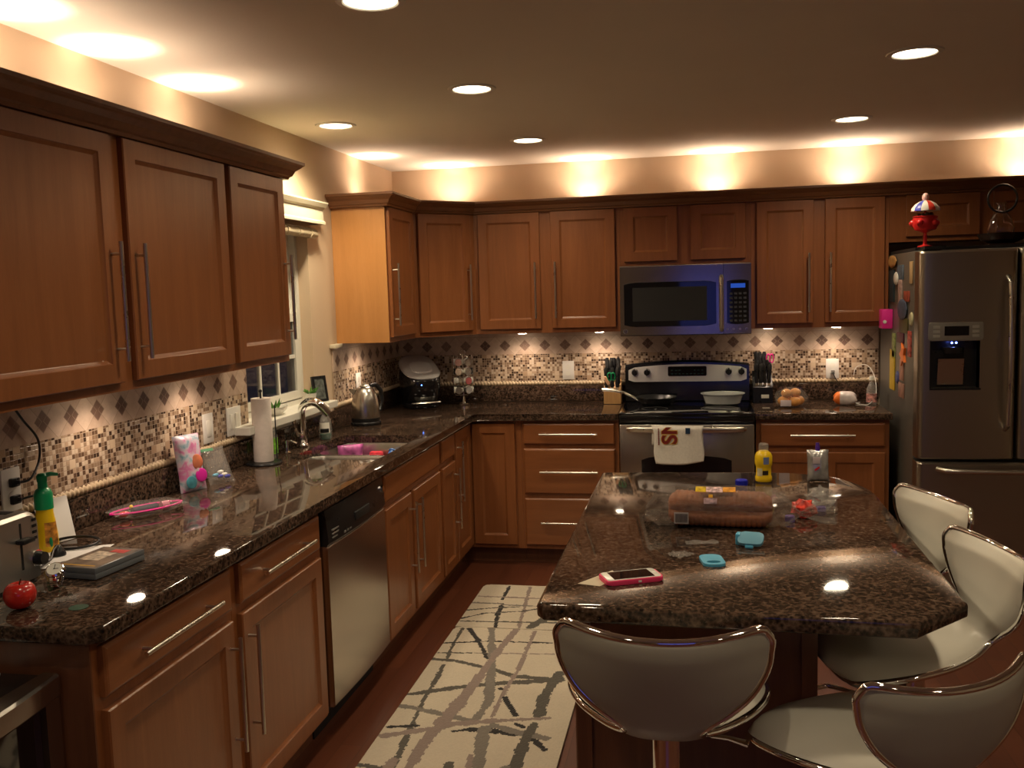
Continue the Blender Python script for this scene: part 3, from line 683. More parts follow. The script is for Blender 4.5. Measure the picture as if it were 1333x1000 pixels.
# ---------------------------------------------------------------- microwave
t = T('microwave_oven', 'stainless over the range microwave with black glass door', 'microwave', (1.88, -.2, 1.35))
b = bm_new(); box(b, 1.5095, 2.2665, -.375, -.0105, 1.345, 1.760); obj('case', b, BLACKM, t, smooth=False)
def mwf(x): return -.402-.010*(1-((x-1.888)/.378)**2)
def bowed(x0, x1, z0, z1, th, off, n=16, rnd=0):
    b = bm_new(); rs = []
    for i in range(n+1):
        x = x0+(x1-x0)*i/n; y = mwf(x)-off; e = rnd if i in (0, n) else (rnd*.3 if i in (1, n-1) else 0); c = min(.003, th*.4)
        rs.append([(x, y+th, z0+e), (x, y+c, z0+e), (x, y, z0+e+c), (x, y, z1-e-c), (x, y+c, z1-e), (x, y+th, z1-e)])
    loft(b, rs); return b
dr = obj('door', bowed(1.511, 2.108, 1.348, 1.757, .018, 0), STEEL, t, ang=40)
obj('door_window', bowed(1.535, 2.068, 1.400, 1.662, .004, .0025, rnd=.012), BLACKG, dr, ang=40)
obj('window_screen', bowed(1.585, 2.015, 1.432, 1.630, .002, .0032), BLACKM, dr, ang=40)
b = bm_new(); y0 = mwf(2.095); tube(b, [(2.098, y0, 1.685), (2.098, y0-.036, 1.672), (2.098, y0-.040, 1.60), (2.098, y0-.042, 1.53), (2.098, y0-.040, 1.45), (2.098, y0-.036, 1.385), (2.098, y0, 1.372)], [.011, .012, .012, .012, .012, .012, .011], 12); obj('handle', b, NICKEL, dr)
cp = obj('control_panel', bowed(2.110, 2.265, 1.348, 1.757, .018, 0, 6), STEEL, t, ang=40)
obj('keypad_glass', bowed(2.128, 2.252, 1.405, 1.662, .004, .0025, 6, .008), BLACKG, cp, ang=40)
obj('clock_display', bowed(2.150, 2.232, 1.615, 1.640, .002, .0035, 4), pm('blue_display', (.0, .01, .03), .2, emis=(.05, .18, 1), es=.22), cp, ang=40)
b = bm_new()
for r in range(7):
    for c in range(4): x = 2.143+.026*c; box(b, x, x+.017, mwf(x)-.0045, mwf(x)-.002, 1.42+.026*r, 1.432+.026*r)
obj('keypad', b, pm('keypad_print', (.05, .05, .055), .4), cp, smooth=False)
for k in range(4): x = 2.13+.036*k; b = bm_new(); cyl(b, (x, mwf(x)+.002, 1.377), (x, mwf(x)-.004, 1.377), .007, seg=12); obj('button', b, NICKEL, cp)
b = bm_new(); cyl(b, (1.54, mwf(1.54)+.002, 1.374), (1.54, mwf(1.54)-.003, 1.374), .014, seg=24); lg = obj('round_badge', b, NICKEL, dr)
tb = text_bm('GE', .015, .0004); tb.transform(Matrix.Translation((1.54, mwf(1.54)-.0035, 1.374)) @ Matrix.Rotation(pi/2, 4, 'X')); obj('badge_letters', tb, BLACKP, lg, smooth=False)

# ---------------------------------------------------------------- refrigerator
FX0, FX1, FXM = 3.045, 3.955, 3.489
FX0 = 3.038
t = T('refrigerator', 'large french door stainless refrigerator at the right of the back wall', 'refrigerator', (3.5, -.5, 0))
b = bm_new(); box(b, FX0, FX1, -.935, -.04, .02, 1.775, .006); obj('case', b, FRSIDE, t)
b = bm_new(); box(b, FX0+.005, FX1-.005, -.90, -.3, 1.7755, 1.792); box(b, FX0+.02, FX0+.12, -1.03, -.9, 1.776, 1.792); box(b, FX1-.12, FX1-.02, -1.03, -.9, 1.776, 1.792); obj('hinge_cover', b, BLACKM, t, smooth=False)
def frdoor(x0, x1, z0, z1, name, hl=None):
    b = bm_new(); rs = []; n = 18
    for i in range(n+1):
        u = i/n; x = x0+(x1-x0)*u
        e = 0
        d = min(x-x0, x1-x); rr = .030; e = rr-sqrt(max(0, rr*rr-(rr-min(d, rr))**2)) if d < rr else 0
        y = -1.050+e*.9-.006*(1-(2*u-1)**2)
        rs.append([(x, -.942, z0), (x, y+.006, z0), (x, y, z0+.006), (x, y, z1-.010), (x, y+.012, z1), (x, -.942, z1)])
    # denser at the rounded ends
    loft(b, rs); return obj(name, b, FRSTEEL, t, ang=30)
# better sampling for the rounding
def frdoor(x0, x1, z0, z1, name):
    xs = [x0+.03*(1-cos(pi/2*k/6)) for k in range(7)]; xs += [x0+.03+(x1-x0-.06)*k/10 for k in range(1, 10)]; xs += [x1-.03*(1-cos(pi/2*k/6)) for k in range(6, -1, -1)]
    b = bm_new(); rs = []
    for x in xs:
        d = min(x-x0, x1-x); e = .03-sqrt(max(0, .03**2-(.03-min(d, .03))**2)); u = (x-x0)/(x1-x0)
        y = -1.046+e-.006*(1-(2*u-1)**2)
        rs.append([(x, -.942, z0), (x, y+.006, z0), (x, y, z0+.006), (x, y, z1-.010), (x, y+.012, z1), (x, -.942, z1)])
    loft(b, rs); return obj(name, b, FRSTEEL, t, ang=30)
dl = frdoor(FX0-.004, FXM-.004, .735, 1.768, 'door'); drr = frdoor(FXM+.004, FX1+.004, .735, 1.768, 'door'); fz = frdoor(FX0-.004, FX1+.004, .06, .718, 'freezer_drawer')
cb = bm_new(); box(cb, 3.092, 3.315, -1.2, -.985, 1.092, 1.325); cut(dl, cb)
def vhandle(x, par, z0=.885, z1=1.635):
    b = bm_new(); P = [(x, -1.046, z0)]+[(x, -1.095-.022*sin(pi*k/10), z0+.03+(z1-z0-.06)*k/10) for k in range(11)]+[(x, -1.046, z1)]
    tube(b, P, [.012]+[.013]*11+[.012], 12); obj('handle', b, NICKEL, par)
vhandle(3.437, dl); vhandle(3.535, drr)
b = bm_new(); P = [(3.13, -1.046, .685)]+[(3.16+.68*k/10, -1.092-.02*sin(pi*k/10), .682) for k in range(11)]+[(3.87, -1.046, .685)]; tube(b, P, .013, 12); obj('handle', b, NICKEL, fz)
# dispenser
DISPG = pm('dispenser_grey', (.27, .25, .21), .35, .3)
b = bm_new(); prism(b, rrect(-.126, .126, -.045, .045, .012, 4), 0, .006, .0015); b.transform(Matrix.Translation((3.203, -1.0495, 1.372)) @ Matrix.Rotation(pi/2, 4, 'X')); dp = obj('dispenser_panel', b, DISPG, dl)
b = bm_new(); box(b, 3.150, 3.262, -1.0575, -1.0555, 1.352, 1.398); obj('display_screen', b, BLACKG, dp, smooth=False)
KEY = pm('light_grey_key', (.38, .36, .31), .4)
for k in range(3):
    for x in (3.097, 3.277): b = bm_new(); box(b, x, x+.032, -1.0575, -1.0555, 1.343+.022*k, 1.356+.022*k, .001); obj('button', b, KEY, dp, smooth=False)
b = bm_new(); box(b, 3.092, 3.315, -.995, -.986, 1.092, 1.325); box(b, 3.0855, 3.092, -1.05, -.99, 1.086, 1.33); box(b, 3.315, 3.3215, -1.05, -.99, 1.086, 1.33); box(b, 3.0855, 3.3215, -1.052, -.99, 1.082, 1.0918); dc = obj('dispenser_recess', b, BLACKP, dl, smooth=False)
b = bm_new(); P = [(3.13, -.996, 1.105), (3.25, -.996, 1.105), (3.25, -1.015, 1.235), (3.13, -1.015, 1.235)]; Q = [(x, y-.012, z) for x, y, z in P]; loft(b, [P, Q]); obj('paddle', b, NICKEL, dc, smooth=False)
b = bm_new(); lathe(b, [(0, 0), (.04, .0), (.045, .02), (.045, .03), (0, .03)], (3.20, -1.018, 1.262), 24, 1.1, .6); obj('nozzle_hood', b, BLACKP, dc)
b = bm_new()
for x in (3.190, 3.210): sphere(b, (x, -1.035, 1.315), .005, 10, 6)
obj('indicator_light', b, pm('blue_led', (.0, .02, .2), .3, emis=(.12, .2, 1), es=9), dc)
# magnets and clips on the fridge side (x = FX0)
def magnet(name, y, z, w, h, mat, label, th=.006, shape='box', tilt=0, dx=0):
    w *= 1.45; h *= 1.12
    b = bm_new()
    if shape == 'box': box(b, -th, 0, -w/2, w/2, -h/2, h/2, min(th*.3, .002))
    elif shape == 'round':
        cyl(b, (0, 0, 0), (-th, 0, 0), w/2, w/2*.8, 18)
    elif shape == 'ball': sphere(b, (-th*.5, 0, 0), w/2, 14, 8, (th/w, 1, h/w))
    elif shape == 'star':
        P = []
        for k in range(10): r = w/2 if k % 2 == 0 else w/4; a = pi*k/5; P.append((0, r*cos(a), r*sin(a)))
        loft(b, [P, [(-th, y_, z_) for _, y_, z_ in P]])
    if tilt: b.transform(Matrix.Rotation(tilt, 4, 'X'))
    b.transform(Matrix.Translation((FX0-.0006, y, z))); return top(name, b, mat, label, 'fridge magnet', (FX0, y, z))
def mc(n, c, r=.5, **k): return pm(n, c, r, **k)
TAN = mc('tan_resin', (.45, .24, .08), var=.3, vscale=40); GRY = mc('grey_blue_resin', (.07, .09, .14), var=.4, vscale=40)
magnet('fridge_magnet', -.42, 1.735, .15, .062, TAN, 'tan animal shaped fridge magnet at the top of the fridge side', .02, 'ball')
magnet('fridge_magnet', -.86, 1.668, .045, .10, mc('light_wood', (.5, .33, .16)), 'narrow upright wooden fridge magnet near the door edge')
magnet('fridge_magnet', -.60, 1.672, .10, .07, mc('slate', (.10, .13, .17), var=.4, vscale=50), 'slate blue picture magnet below the tan animal magnet')
magnet('fridge_magnet', -.52, 1.64, .075, .065, CERAM, 'round white fridge magnet like a small head', .018, 'ball')
magnet('fridge_magnet', -.38, 1.60, .09, .16, mc('deep_teal', (.02, .04, .05)), 'dark teal card magnet at the back edge of the fridge side')
magnet('fridge_magnet', -.60, 1.56, .06, .13, mc('pinkish', (.42, .28, .24), var=.3, vscale=50), 'pale pink figure magnet below the round white one')
magnet('fridge_magnet', -.76, 1.545, .09, .05, mc('brick_red', (.35, .07, .04), var=.4, vscale=50), 'brick red and white fridge magnet above the blue round one')
magnet('fridge_magnet', -.67, 1.475, .16, .10, GRY, 'wide grey blue rounded fridge magnet', .014, 'ball')
magnet('fridge_magnet', -.87, 1.43, .05, .05, mc('cream_res', (.45, .42, .25)), 'small cream fridge magnet under the blue rounded one', .008, 'round')
magnet('fridge_magnet', -.70, 1.39, .14, .07, mc('olive', (.08, .07, .02)), 'dark olive oblong fridge magnet')
magnet('fridge_magnet', -.62, 1.32, .11, .05, mc('plum', (.13, .02, .04), var=.3), 'plum coloured fridge magnet in the middle of the cluster')
magnet('fridge_magnet', -.84, 1.30, .05, .12, mc('redwhite', (.45, .08, .06), var=.6, vscale=60), 'red and white strip magnet near the door edge')
magnet('fridge_magnet', -.45, 1.27, .05, .12, mc('yellowgreen', (.30, .34, .10), var=.5, vscale=60), 'pale green narrow magnet above the yellow strip')
magnet('fridge_magnet', -.42, 1.13, .085, .20, mc('yellow_card', (.62, .42, .03)), 'tall yellow strip magnet low on the fridge side')
magnet('fridge_magnet', -.70, 1.235, .09, .09, ORANGE, 'orange splash shaped fridge magnet', .012, 'star')
magnet('fridge_magnet', -.66, 1.15, .06, .10, mc('salmon', (.50, .25, .18), var=.3), 'salmon coloured fridge magnet under the orange one')
magnet('fridge_magnet', -.66, 1.04, .09, .07, mc('dusty', (.35, .18, .13), var=.3), 'lowest dusty pink fridge magnet of the cluster')
magnet('fridge_magnet', -.55, 1.10, .05, .04, mc('dull_blue', (.08, .09, .25)), 'small blue fridge magnet beside the yellow strip', .008, 'round')
t = T('magnetic_clip_box', 'hot pink box clipped to the back edge of the fridge side', 'fridge magnet', (FX0-.03, -.365, 1.40))
b = bm_new(); box(b, FX0-.06, FX0-.001, -.41, -.32, 1.36, 1.47, .006); obj('box', b, HOTPINK, t)
b = bm_new(); cyl(b, (FX0-.045, -.4105, 1.40), (FX0-.045, -.4145, 1.40), .010, seg=12); obj('button', b, CERAM, t)
# thing on the fridge top
b = bm_new(); box(b, 3.40, 3.70, -.86, -.56, 1.7925, 1.80); lathe(b, [(0, 1.8005), (.05, 1.8005), (.10, 1.822), (.118, 1.855), (.112, 1.855), (.09, 1.828), (0, 1.81)], (3.50, -.72, 0), 32)
top('serving_bowl', b, pm('dark_brown_glaze', (.03, .015, .010), .25, coat=.3), 'dark brown shallow bowl on top of the refrigerator', 'bowl', (3.5, -.72, 1.7925))
t = T('glass_decanter', 'teardrop glass decanter standing in the dark bowl on the fridge', 'decanter', (3.495, -.72, 1.8115))
b = bm_new(); lathe(b, [(0, 0), (.04, 0), (.062, .03), (.066, .07), (.052, .115), (.024, .155), (.018, .185), (.028, .20), (.024, .20), (.014, .185), (.020, .155), (.047, .112), (.060, .07), (.056, .032), (.036, .008), (0, .008)], (0, 0, 0), 32, 1, .7); obj('body', b, GLASS, t, world=False)
b = bm_new(); tube(b, [(.07*cos(a), .0, .22+.07*sin(a)) for a in [2*pi*k/20 for k in range(20)]], .006, 8, closed=True); b.transform(Matrix.Translation((.005, 0, 0))); obj('wire_ring', b, BLACKP, t, world=False)
b = bm_new(); lathe(b, [(0, 1.7925), (.085, 1.7925), (.10, 1.83), (.06, 1.88), (.02, 1.90), (.015, 1.92), (0, 1.92)], (3.73, -.70, 0), 24); top('dark_jar', b, pm('deep_maroon', (.05, .008, .01), .25), 'dark maroon jar at the far right on top of the fridge', 'jar', (3.73, -.7, 1.7925))
# red toy under a striped canopy
TX, TY = 3.082, -.93
t = T('toy_carousel', 'small red toy with a red white and blue striped canopy on the fridge', 'toy', (TX, TY, 1.7925))
b = bm_new(); lathe(b, [(0, 0), (.035, 0), (.035, .006), (.01, .012), (.009, .07), (.03, .08), (.05, .085), (.062, .11), (.058, .145), (.062, .15), (.05, .155), (.03, .13), (0, .125)], (0, 0, 0), 12); obj('red_base', b, RED, t, world=False)
b = bm_new()
for k in range(5):
    a = 2*pi*k/5+.3; sphere(b, (.058*cos(a), .058*sin(a), .12), .018, 10, 6)
obj('seats', b, RED, t, world=False)
b = bm_new()
for k in range(10):
    a = k*2.39; sphere(b, (.028*cos(a), .028*sin(a), .150+.004*(k % 3)), .013, 8, 6)
obj('sweets', b, pm('mixed_sweets', (.05, .04, .03), .3, var=.8, vscale=90), t, world=False)
b = bm_new(); seg = 24; pr_ = [(.068, .178), (.066, .192), (.05, .212), (.028, .226), (.010, .232)]; rg = [[b.verts.new((r*cos(2*pi*i/seg), r*sin(2*pi*i/seg), z)) for i in range(seg)] for r, z in pr_]
for a_, c_ in zip(rg, rg[1:]):
    for i in range(seg):
        f = b.faces.new((a_[i], a_[(i+1) % seg], c_[(i+1) % seg], c_[i])); s_ = (i//2) % 4; f.material_index = {0: 0, 1: 1, 2: 0, 3: 2}[s_]
b.faces.new(rg[-1]); ff = b.faces.new(rg[0][::-1])
obj('striped_canopy', b, [CERAM, pm('stripe_red', (.7, .05, .03), .4), pm('stripe_blue', (.05, .06, .45), .4)], t, world=False)
b = bm_new(); sphere(b, (0, 0, .246), .017, 12, 8, (1, 1, 1.3)); obj('finial', b, pm('pale_pink', (.7, .42, .38), .4), t, world=False)
b = bm_new(); cyl(b, (0, 0, .125), (0, 0, .2), .006, seg=8); obj('post', b, RED, t, world=False)

# ---------------------------------------------------------------- island
t = T('kitchen_island', 'dark wood kitchen island base under the large granite top', 'kitchen island', (1.93, -3.0, 0))
IX0, IX1, IY0, IY1 = 1.64, 2.232, -3.60, -2.40
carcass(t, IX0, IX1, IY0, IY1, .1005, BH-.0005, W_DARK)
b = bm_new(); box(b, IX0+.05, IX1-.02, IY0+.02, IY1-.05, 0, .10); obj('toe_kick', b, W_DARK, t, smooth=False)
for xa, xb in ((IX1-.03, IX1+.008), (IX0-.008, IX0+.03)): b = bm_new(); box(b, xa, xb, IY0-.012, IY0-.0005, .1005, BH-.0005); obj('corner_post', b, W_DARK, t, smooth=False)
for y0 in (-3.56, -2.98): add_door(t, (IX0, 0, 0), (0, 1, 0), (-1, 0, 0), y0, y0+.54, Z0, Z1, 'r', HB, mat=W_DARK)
arc = [(2.30+.235*cos(a), -2.72+.37*sin(a)) for a in [radians(x) for x in range(0, 91, 9)]]
poly = [(1.597, -2.36), (1.583, -2.38), (1.583, -3.90), (1.60, -3.925), (2.40, -3.945), (2.535, -3.80)]+arc+[(2.20, -2.34)]
b = bm_new(); prism(b, poly[::-1], BH, CT, .009); top('island_countertop', b, GRANITE, 'large dark granite island top with clipped near right corner', 'countertop', (2.0, -3.1, BH), ang=30)

# ---------------------------------------------------------------- bar stools
def stool_rings():
    # stations along the shell, local: x lateral, y forward, z up (seat reference z=0)
    #      y     z     half-width  wing(forward/up bulge)
    st = [(.212, -.034, .130, -.012), (.206, -.020, .175, -.014), (.180, -.004, .205, -.016), (.12, .004, .220, -.012), (.05, .003, .214, -.004), (-.03, .0, .186, .004), (-.09, -.002, .145, .006), (-.140, .001, .106, .006),
          (-.178, .014, .076, .004), (-.203, .040, .086, .004), (-.218, .070, .128, .014), (-.230, .100, .164, .028), (-.240, .130, .187, .042), (-.249, .160, .201, .054), (-.256, .188, .205, .062), (-.261, .213, .207, .065), (-.263, .232, .190, .056)]
    return st
def catmull(P, n):
    out = []
    for i in range(len(P)-1):
        p0, p1, p2, p3 = P[max(i-1, 0)], P[i], P[i+1], P[min(i+2, len(P)-1)]
        for k in range(n):
            t_ = k/n; out.append(tuple(.5*((2*b_)+(-a_+c_)*t_+(2*a_-5*b_+4*c_-d_)*t_*t_+(-a_+3*b_-3*c_+d_)*t_**3) for a_, b_, c_, d_ in zip(p0, p1, p2, p3)))
    out.append(P[-1]); return out
def shell_point(st, i, u):
    y, z, w, wg = st[i]; a = st[max(i-1, 0)]; c = st[min(i+1, len(st)-1)]
    d = Vector((0, c[0]-a[0], c[1]-a[1])).normalized(); n = Vector((0, -d.z, d.y)) * -1   # inner side (up on the seat, forward on the back)
    n = Vector((0, -d.z, d.y)); n = n if (n.z > .5 or n.y > .2) else -n
    topz = 0
    f = i/(len(st)-1)
    if f > .93: topz = (.014*u*u)*((f-.93)/.07)    # dip in the middle of the back's top edge
    p = Vector((w*u, y, z))+n*(wg*(abs(u)**2.2))+Vector((0, 0, topz))
    return p, n
def make_stool(label, h=.66, loc=(0, 0), rz=0):
    t = T('bar_stool', label, 'bar stool', (loc[0], loc[1], 0), rz, 'white bar stools around the island')
    st = catmull(stool_rings(), 4); n = len(st); U = [(-1+2*k/16) for k in range(17)]
    up = Vector((0, 0, h))
    P = [[shell_point(st, i, u) for u in U] for i in range(n)]
    def soft(i, k):
        f = i/(n-1); e = min(f, 1-f)/.10; e = min(1, e); g = 1-abs(U[k])**5; return (e**.5)*g
    b = bm_new(); A = [[b.verts.new(p+up+nn*(.004+.030*soft(i, k))) for k, (p, nn) in enumerate(r)] for i, r in enumerate(P)]
    B = [[b.verts.new(p+up-nn*.003) for (p, nn) in r] for r in P]
    for i in range(n-1):
        for k in range(16): b.faces.new((A[i][k], A[i][k+1], A[i+1][k+1], A[i+1][k]))
        b.faces.new((A[i][0], A[i+1][0], B[i+1][0], B[i][0])); b.faces.new((A[i][16], B[i][16], B[i+1][16], A[i+1][16]))
        for k in range(16): b.faces.new((B[i][k], B[i+1][k], B[i+1][k+1], B[i][k+1]))
    for k in range(16): b.faces.new((A[0][k], B[0][k], B[0][k+1], A[0][k+1])); b.faces.new((A[-1][k], A[-1][k+1], B[-1][k+1], B[-1][k]))
    obj('padded_seat', b, LEATHER, t, world=False, ang=70)
    b = bm_new(); A = [[b.verts.new(p+up-nn*(.0035+.010*soft(i, k))) for k, (p, nn) in enumerate(r)] for i, r in enumerate(P)]
    B = [[b.verts.new(p+up-nn*.0032) for (p, nn) in r] for r in P]
    for i in range(n-1):
        for k in range(16):
            b.faces.new((A[i][k], A[i+1][k], A[i+1][k+1], A[i][k+1]))
    bmesh.ops.delete(b, geom=[v for r in B for v in r], context='VERTS')
    o = obj('outer_shell', b, LEATHERB, t, world=False, ang=70, label='cream outer shell with shade painted in')
    # chrome rim loop
    L = [P[i][0][0] for i in range(n)]; R = [P[i][16][0] for i in range(n)]; Tp = [P[n-1][k][0] for k in range(1, 16)]; Bt = [P[0][k][0] for k in range(15, 0, -1)]
    loop = L+Tp+R[::-1]+Bt; loop = [p+up for p in loop]
    # smooth + drop near-duplicate points
    sm = []
    for i in range(len(loop)): sm.append((loop[i-1]+loop[i]*2+loop[(i+1) % len(loop)])/4)
    b = bm_new(); tube(b, sm, .0085, 10, closed=True); obj('chrome_rim', b, CHROME, t, world=False, ang=80)
    b = bm_new(); cyl(b, (0, -.02, h-.155), (0, -.02, h-.012), .030, seg=24); cyl(b, (0, -.02, h-.02), (0, -.02, h-.008), .09, seg=28); obj('seat_mount', b, CHROME, t, world=False)
    b = bm_new(); cyl(b, (0, -.02, .03), (0, -.02, h-.15), .024, seg=20); cyl(b, (0, -.02, .03), (0, -.02, h-.30), .033, seg=24); obj('pedestal', b, CHROME, t, world=False)
    b = bm_new(); lathe(b, [(0, .001), (.205, .001), (.205, .008), (.19, .014), (.06, .028), (.04, .06), (.034, .062), (0, .062)], (0, -.02, 0), 48); obj('base_disc', b, CHROME, t, world=False, ang=50)
    b = bm_new(); z = h-.40; tube(b, [(-.03, -.02, z)]+[(-.15+.03*(1-cos(a)), .0+.17*0, z) for a in ()]+[(-.10, .03, z)]+[(.14*cos(a), .07+.13*sin(a), z) for a in [pi-pi*k/12 for k in range(13)]]+[(.10, .03, z), (.03, -.02, z)], .0085, 10); cyl(b, (0, -.02, z-.02), (0, -.02, z+.02), .038, seg=20); obj('footrest', b, CHROME, t, world=False)
    b = bm_new(); tube(b, [(.02, -.03, h-.05), (.13, -.06, h-.045), (.17, -.07, h-.05)], [.005, .005, .008], 8); obj('height_lever', b, CHROME, t, world=False)
    return t
make_stool('white bar stool seen from behind at the near end of the island', .73, (1.878, -3.985), 0)
make_stool('white bar stool farthest from the camera on the right side of the island', .705, (2.475, -2.975), radians(108))
make_stool('white bar stool in the middle on the right side of the island', .70, (2.47, -3.49), radians(101))
make_stool('white bar stool nearest the camera at the clipped island corner, cut by the frame', .625, (2.32, -3.91), radians(30))

# ---------------------------------------------------------------- rugs
def rug(name, x0, x1, y0, y1, strokes, label, seed, th=.012, loc=None, z0=.0008):
    rnd = random.Random(seed); res = .006; nx = int((x1-x0)/res); ny = int((y1-y0)/res)
    bm = bm_new(); cl = bm.loops.layers.float_color.new('Col'); cream = (.56, .48, .365)
    import mathutils.noise as mn
    R = .03
    def colat(x, y):
        c = cream; jx = .004*mn.noise(Vector((x*70, y*70, seed)))+.005*mn.noise(Vector((x*23, y*23, seed+3)))
        for (ax, ay, bx, by, w, sc_) in strokes:
            dx, dy = bx-ax, by-ay; L2 = dx*dx+dy*dy; tt = max(0, min(1, ((x-ax)*dx+(y-ay)*dy)/L2)); px, py = ax+dx*tt-x, ay+dy*tt-y
            ww = w*.92*(1+.35*mn.noise(Vector((ax*9+tt*4, by*7, 1.3)))) 
            if sqrt(px*px+py*py)+jx < ww: c = sc_
        return c
    V = {}
    def inside(x, y):
        for cx, cy, sx, sy in ((x0+R, y1-R, -1, 1), (x1-R, y1-R, 1, 1)):
            if (x-cx)*sx > 0 and (y-cy)*sy > 0 and (x-cx)**2+(y-cy)**2 > R*R: return False
        return True
    for j in range(ny+1):
        for i in range(nx+1):
            x, y = x0+(x1-x0)*i/nx, y0+(y1-y0)*j/ny
            if inside(x, y): V[i, j] = bm.verts.new((x, y, z0+th+.0012*rnd.random()))
    cc = {}
    for j in range(ny):
        for i in range(nx):
            q_ = [(i, j), (i+1, j), (i+1, j+1), (i, j+1)]
            if all(k in V for k in q_):
                f = bm.faces.new([V[k] for k in q_]); xm, ym = x0+(x1-x0)*(i+.5)/nx, y0+(y1-y0)*(j+.5)/ny; c = colat(xm, ym); g = 1+.07*(rnd.random()-.5)
                for l in f.loops: l[cl] = (min(1, c[0]*g), min(1, c[1]*g), min(1, c[2]*g), 1)
    es = [e for e in bm.edges if e.is_boundary]; r_ = bmesh.ops.extrude_edge_only(bm, edges=es)
    for v in [v for v in r_['geom'] if isinstance(v, bmesh.types.BMVert)]: v.co.z = z0
    for f in [f for f in r_['geom'] if isinstance(f, bmesh.types.BMFace)]:
        for l in f.loops: l[cl] = (*cream, 1)
    m, nt, bb = newmat(name+'_pile'); at = nt.nodes.new('ShaderNodeVertexColor'); at.layer_name = 'Col'; nt.links.new(at.outputs['Color'], bb.inputs['Base Color']); bb.inputs['Roughness'].default_value = .95; bb.inputs['Sheen Weight'].default_value = .2
    bump(nt, bb, noise(nt, mapping(nt, 'Object'), 300, 2), .4, .003)
    return top(name, bm, m, label, 'rug', ((x0+x1)/2, (y0+y1)/2, 0), smooth=False)
BK = (.014, .011, .010); GY = (.085, .074, .058); MV = (.26, .195, .165); LG = (.19, .165, .135)
ST1 = [(0.93, -1.07, 0.935, -1.286, 0.0102, BK), (0.949, -1.353, 0.958, -1.531, 0.011899999999999999, BK), (0.958, -1.531, 0.985, -1.694, 0.011049999999999999, BK), (1.046, -1.076, 1.069, -1.357, 0.0102, MV), (1.069, -1.357, 1.098, -1.681, 0.011049999999999999, MV), (0.798, -1.248, 1.143, -1.253, 0.0102, MV), (0.793, -1.353, 0.943, -1.354, 0.0102, LG), (0.947, -1.37, 1.162, -1.373, 0.0102, LG), (0.787, -1.47, 0.912, -1.424, 0.0085, GY), (0.912, -1.424, 1.042, -1.393, 0.0068, GY), (0.789, -1.59, 0.886, -1.507, 0.007649999999999999, BK), (0.886, -1.507, 1.076, -1.454, 0.0068, GY), (1.076, -1.454, 1.156, -1.406, 0.0068, BK), (0.793, -1.627, 0.977, -1.621, 0.0085, GY), (0.976, -1.615, 1.147, -1.607, 0.0085, GY), (1.147, -1.607, 1.315, -1.597, 0.0085, GY), (1.225, -1.453, 1.193, -1.596, 0.023799999999999998, GY), (1.193, -1.566, 1.153, -1.674, 0.0255, GY)]
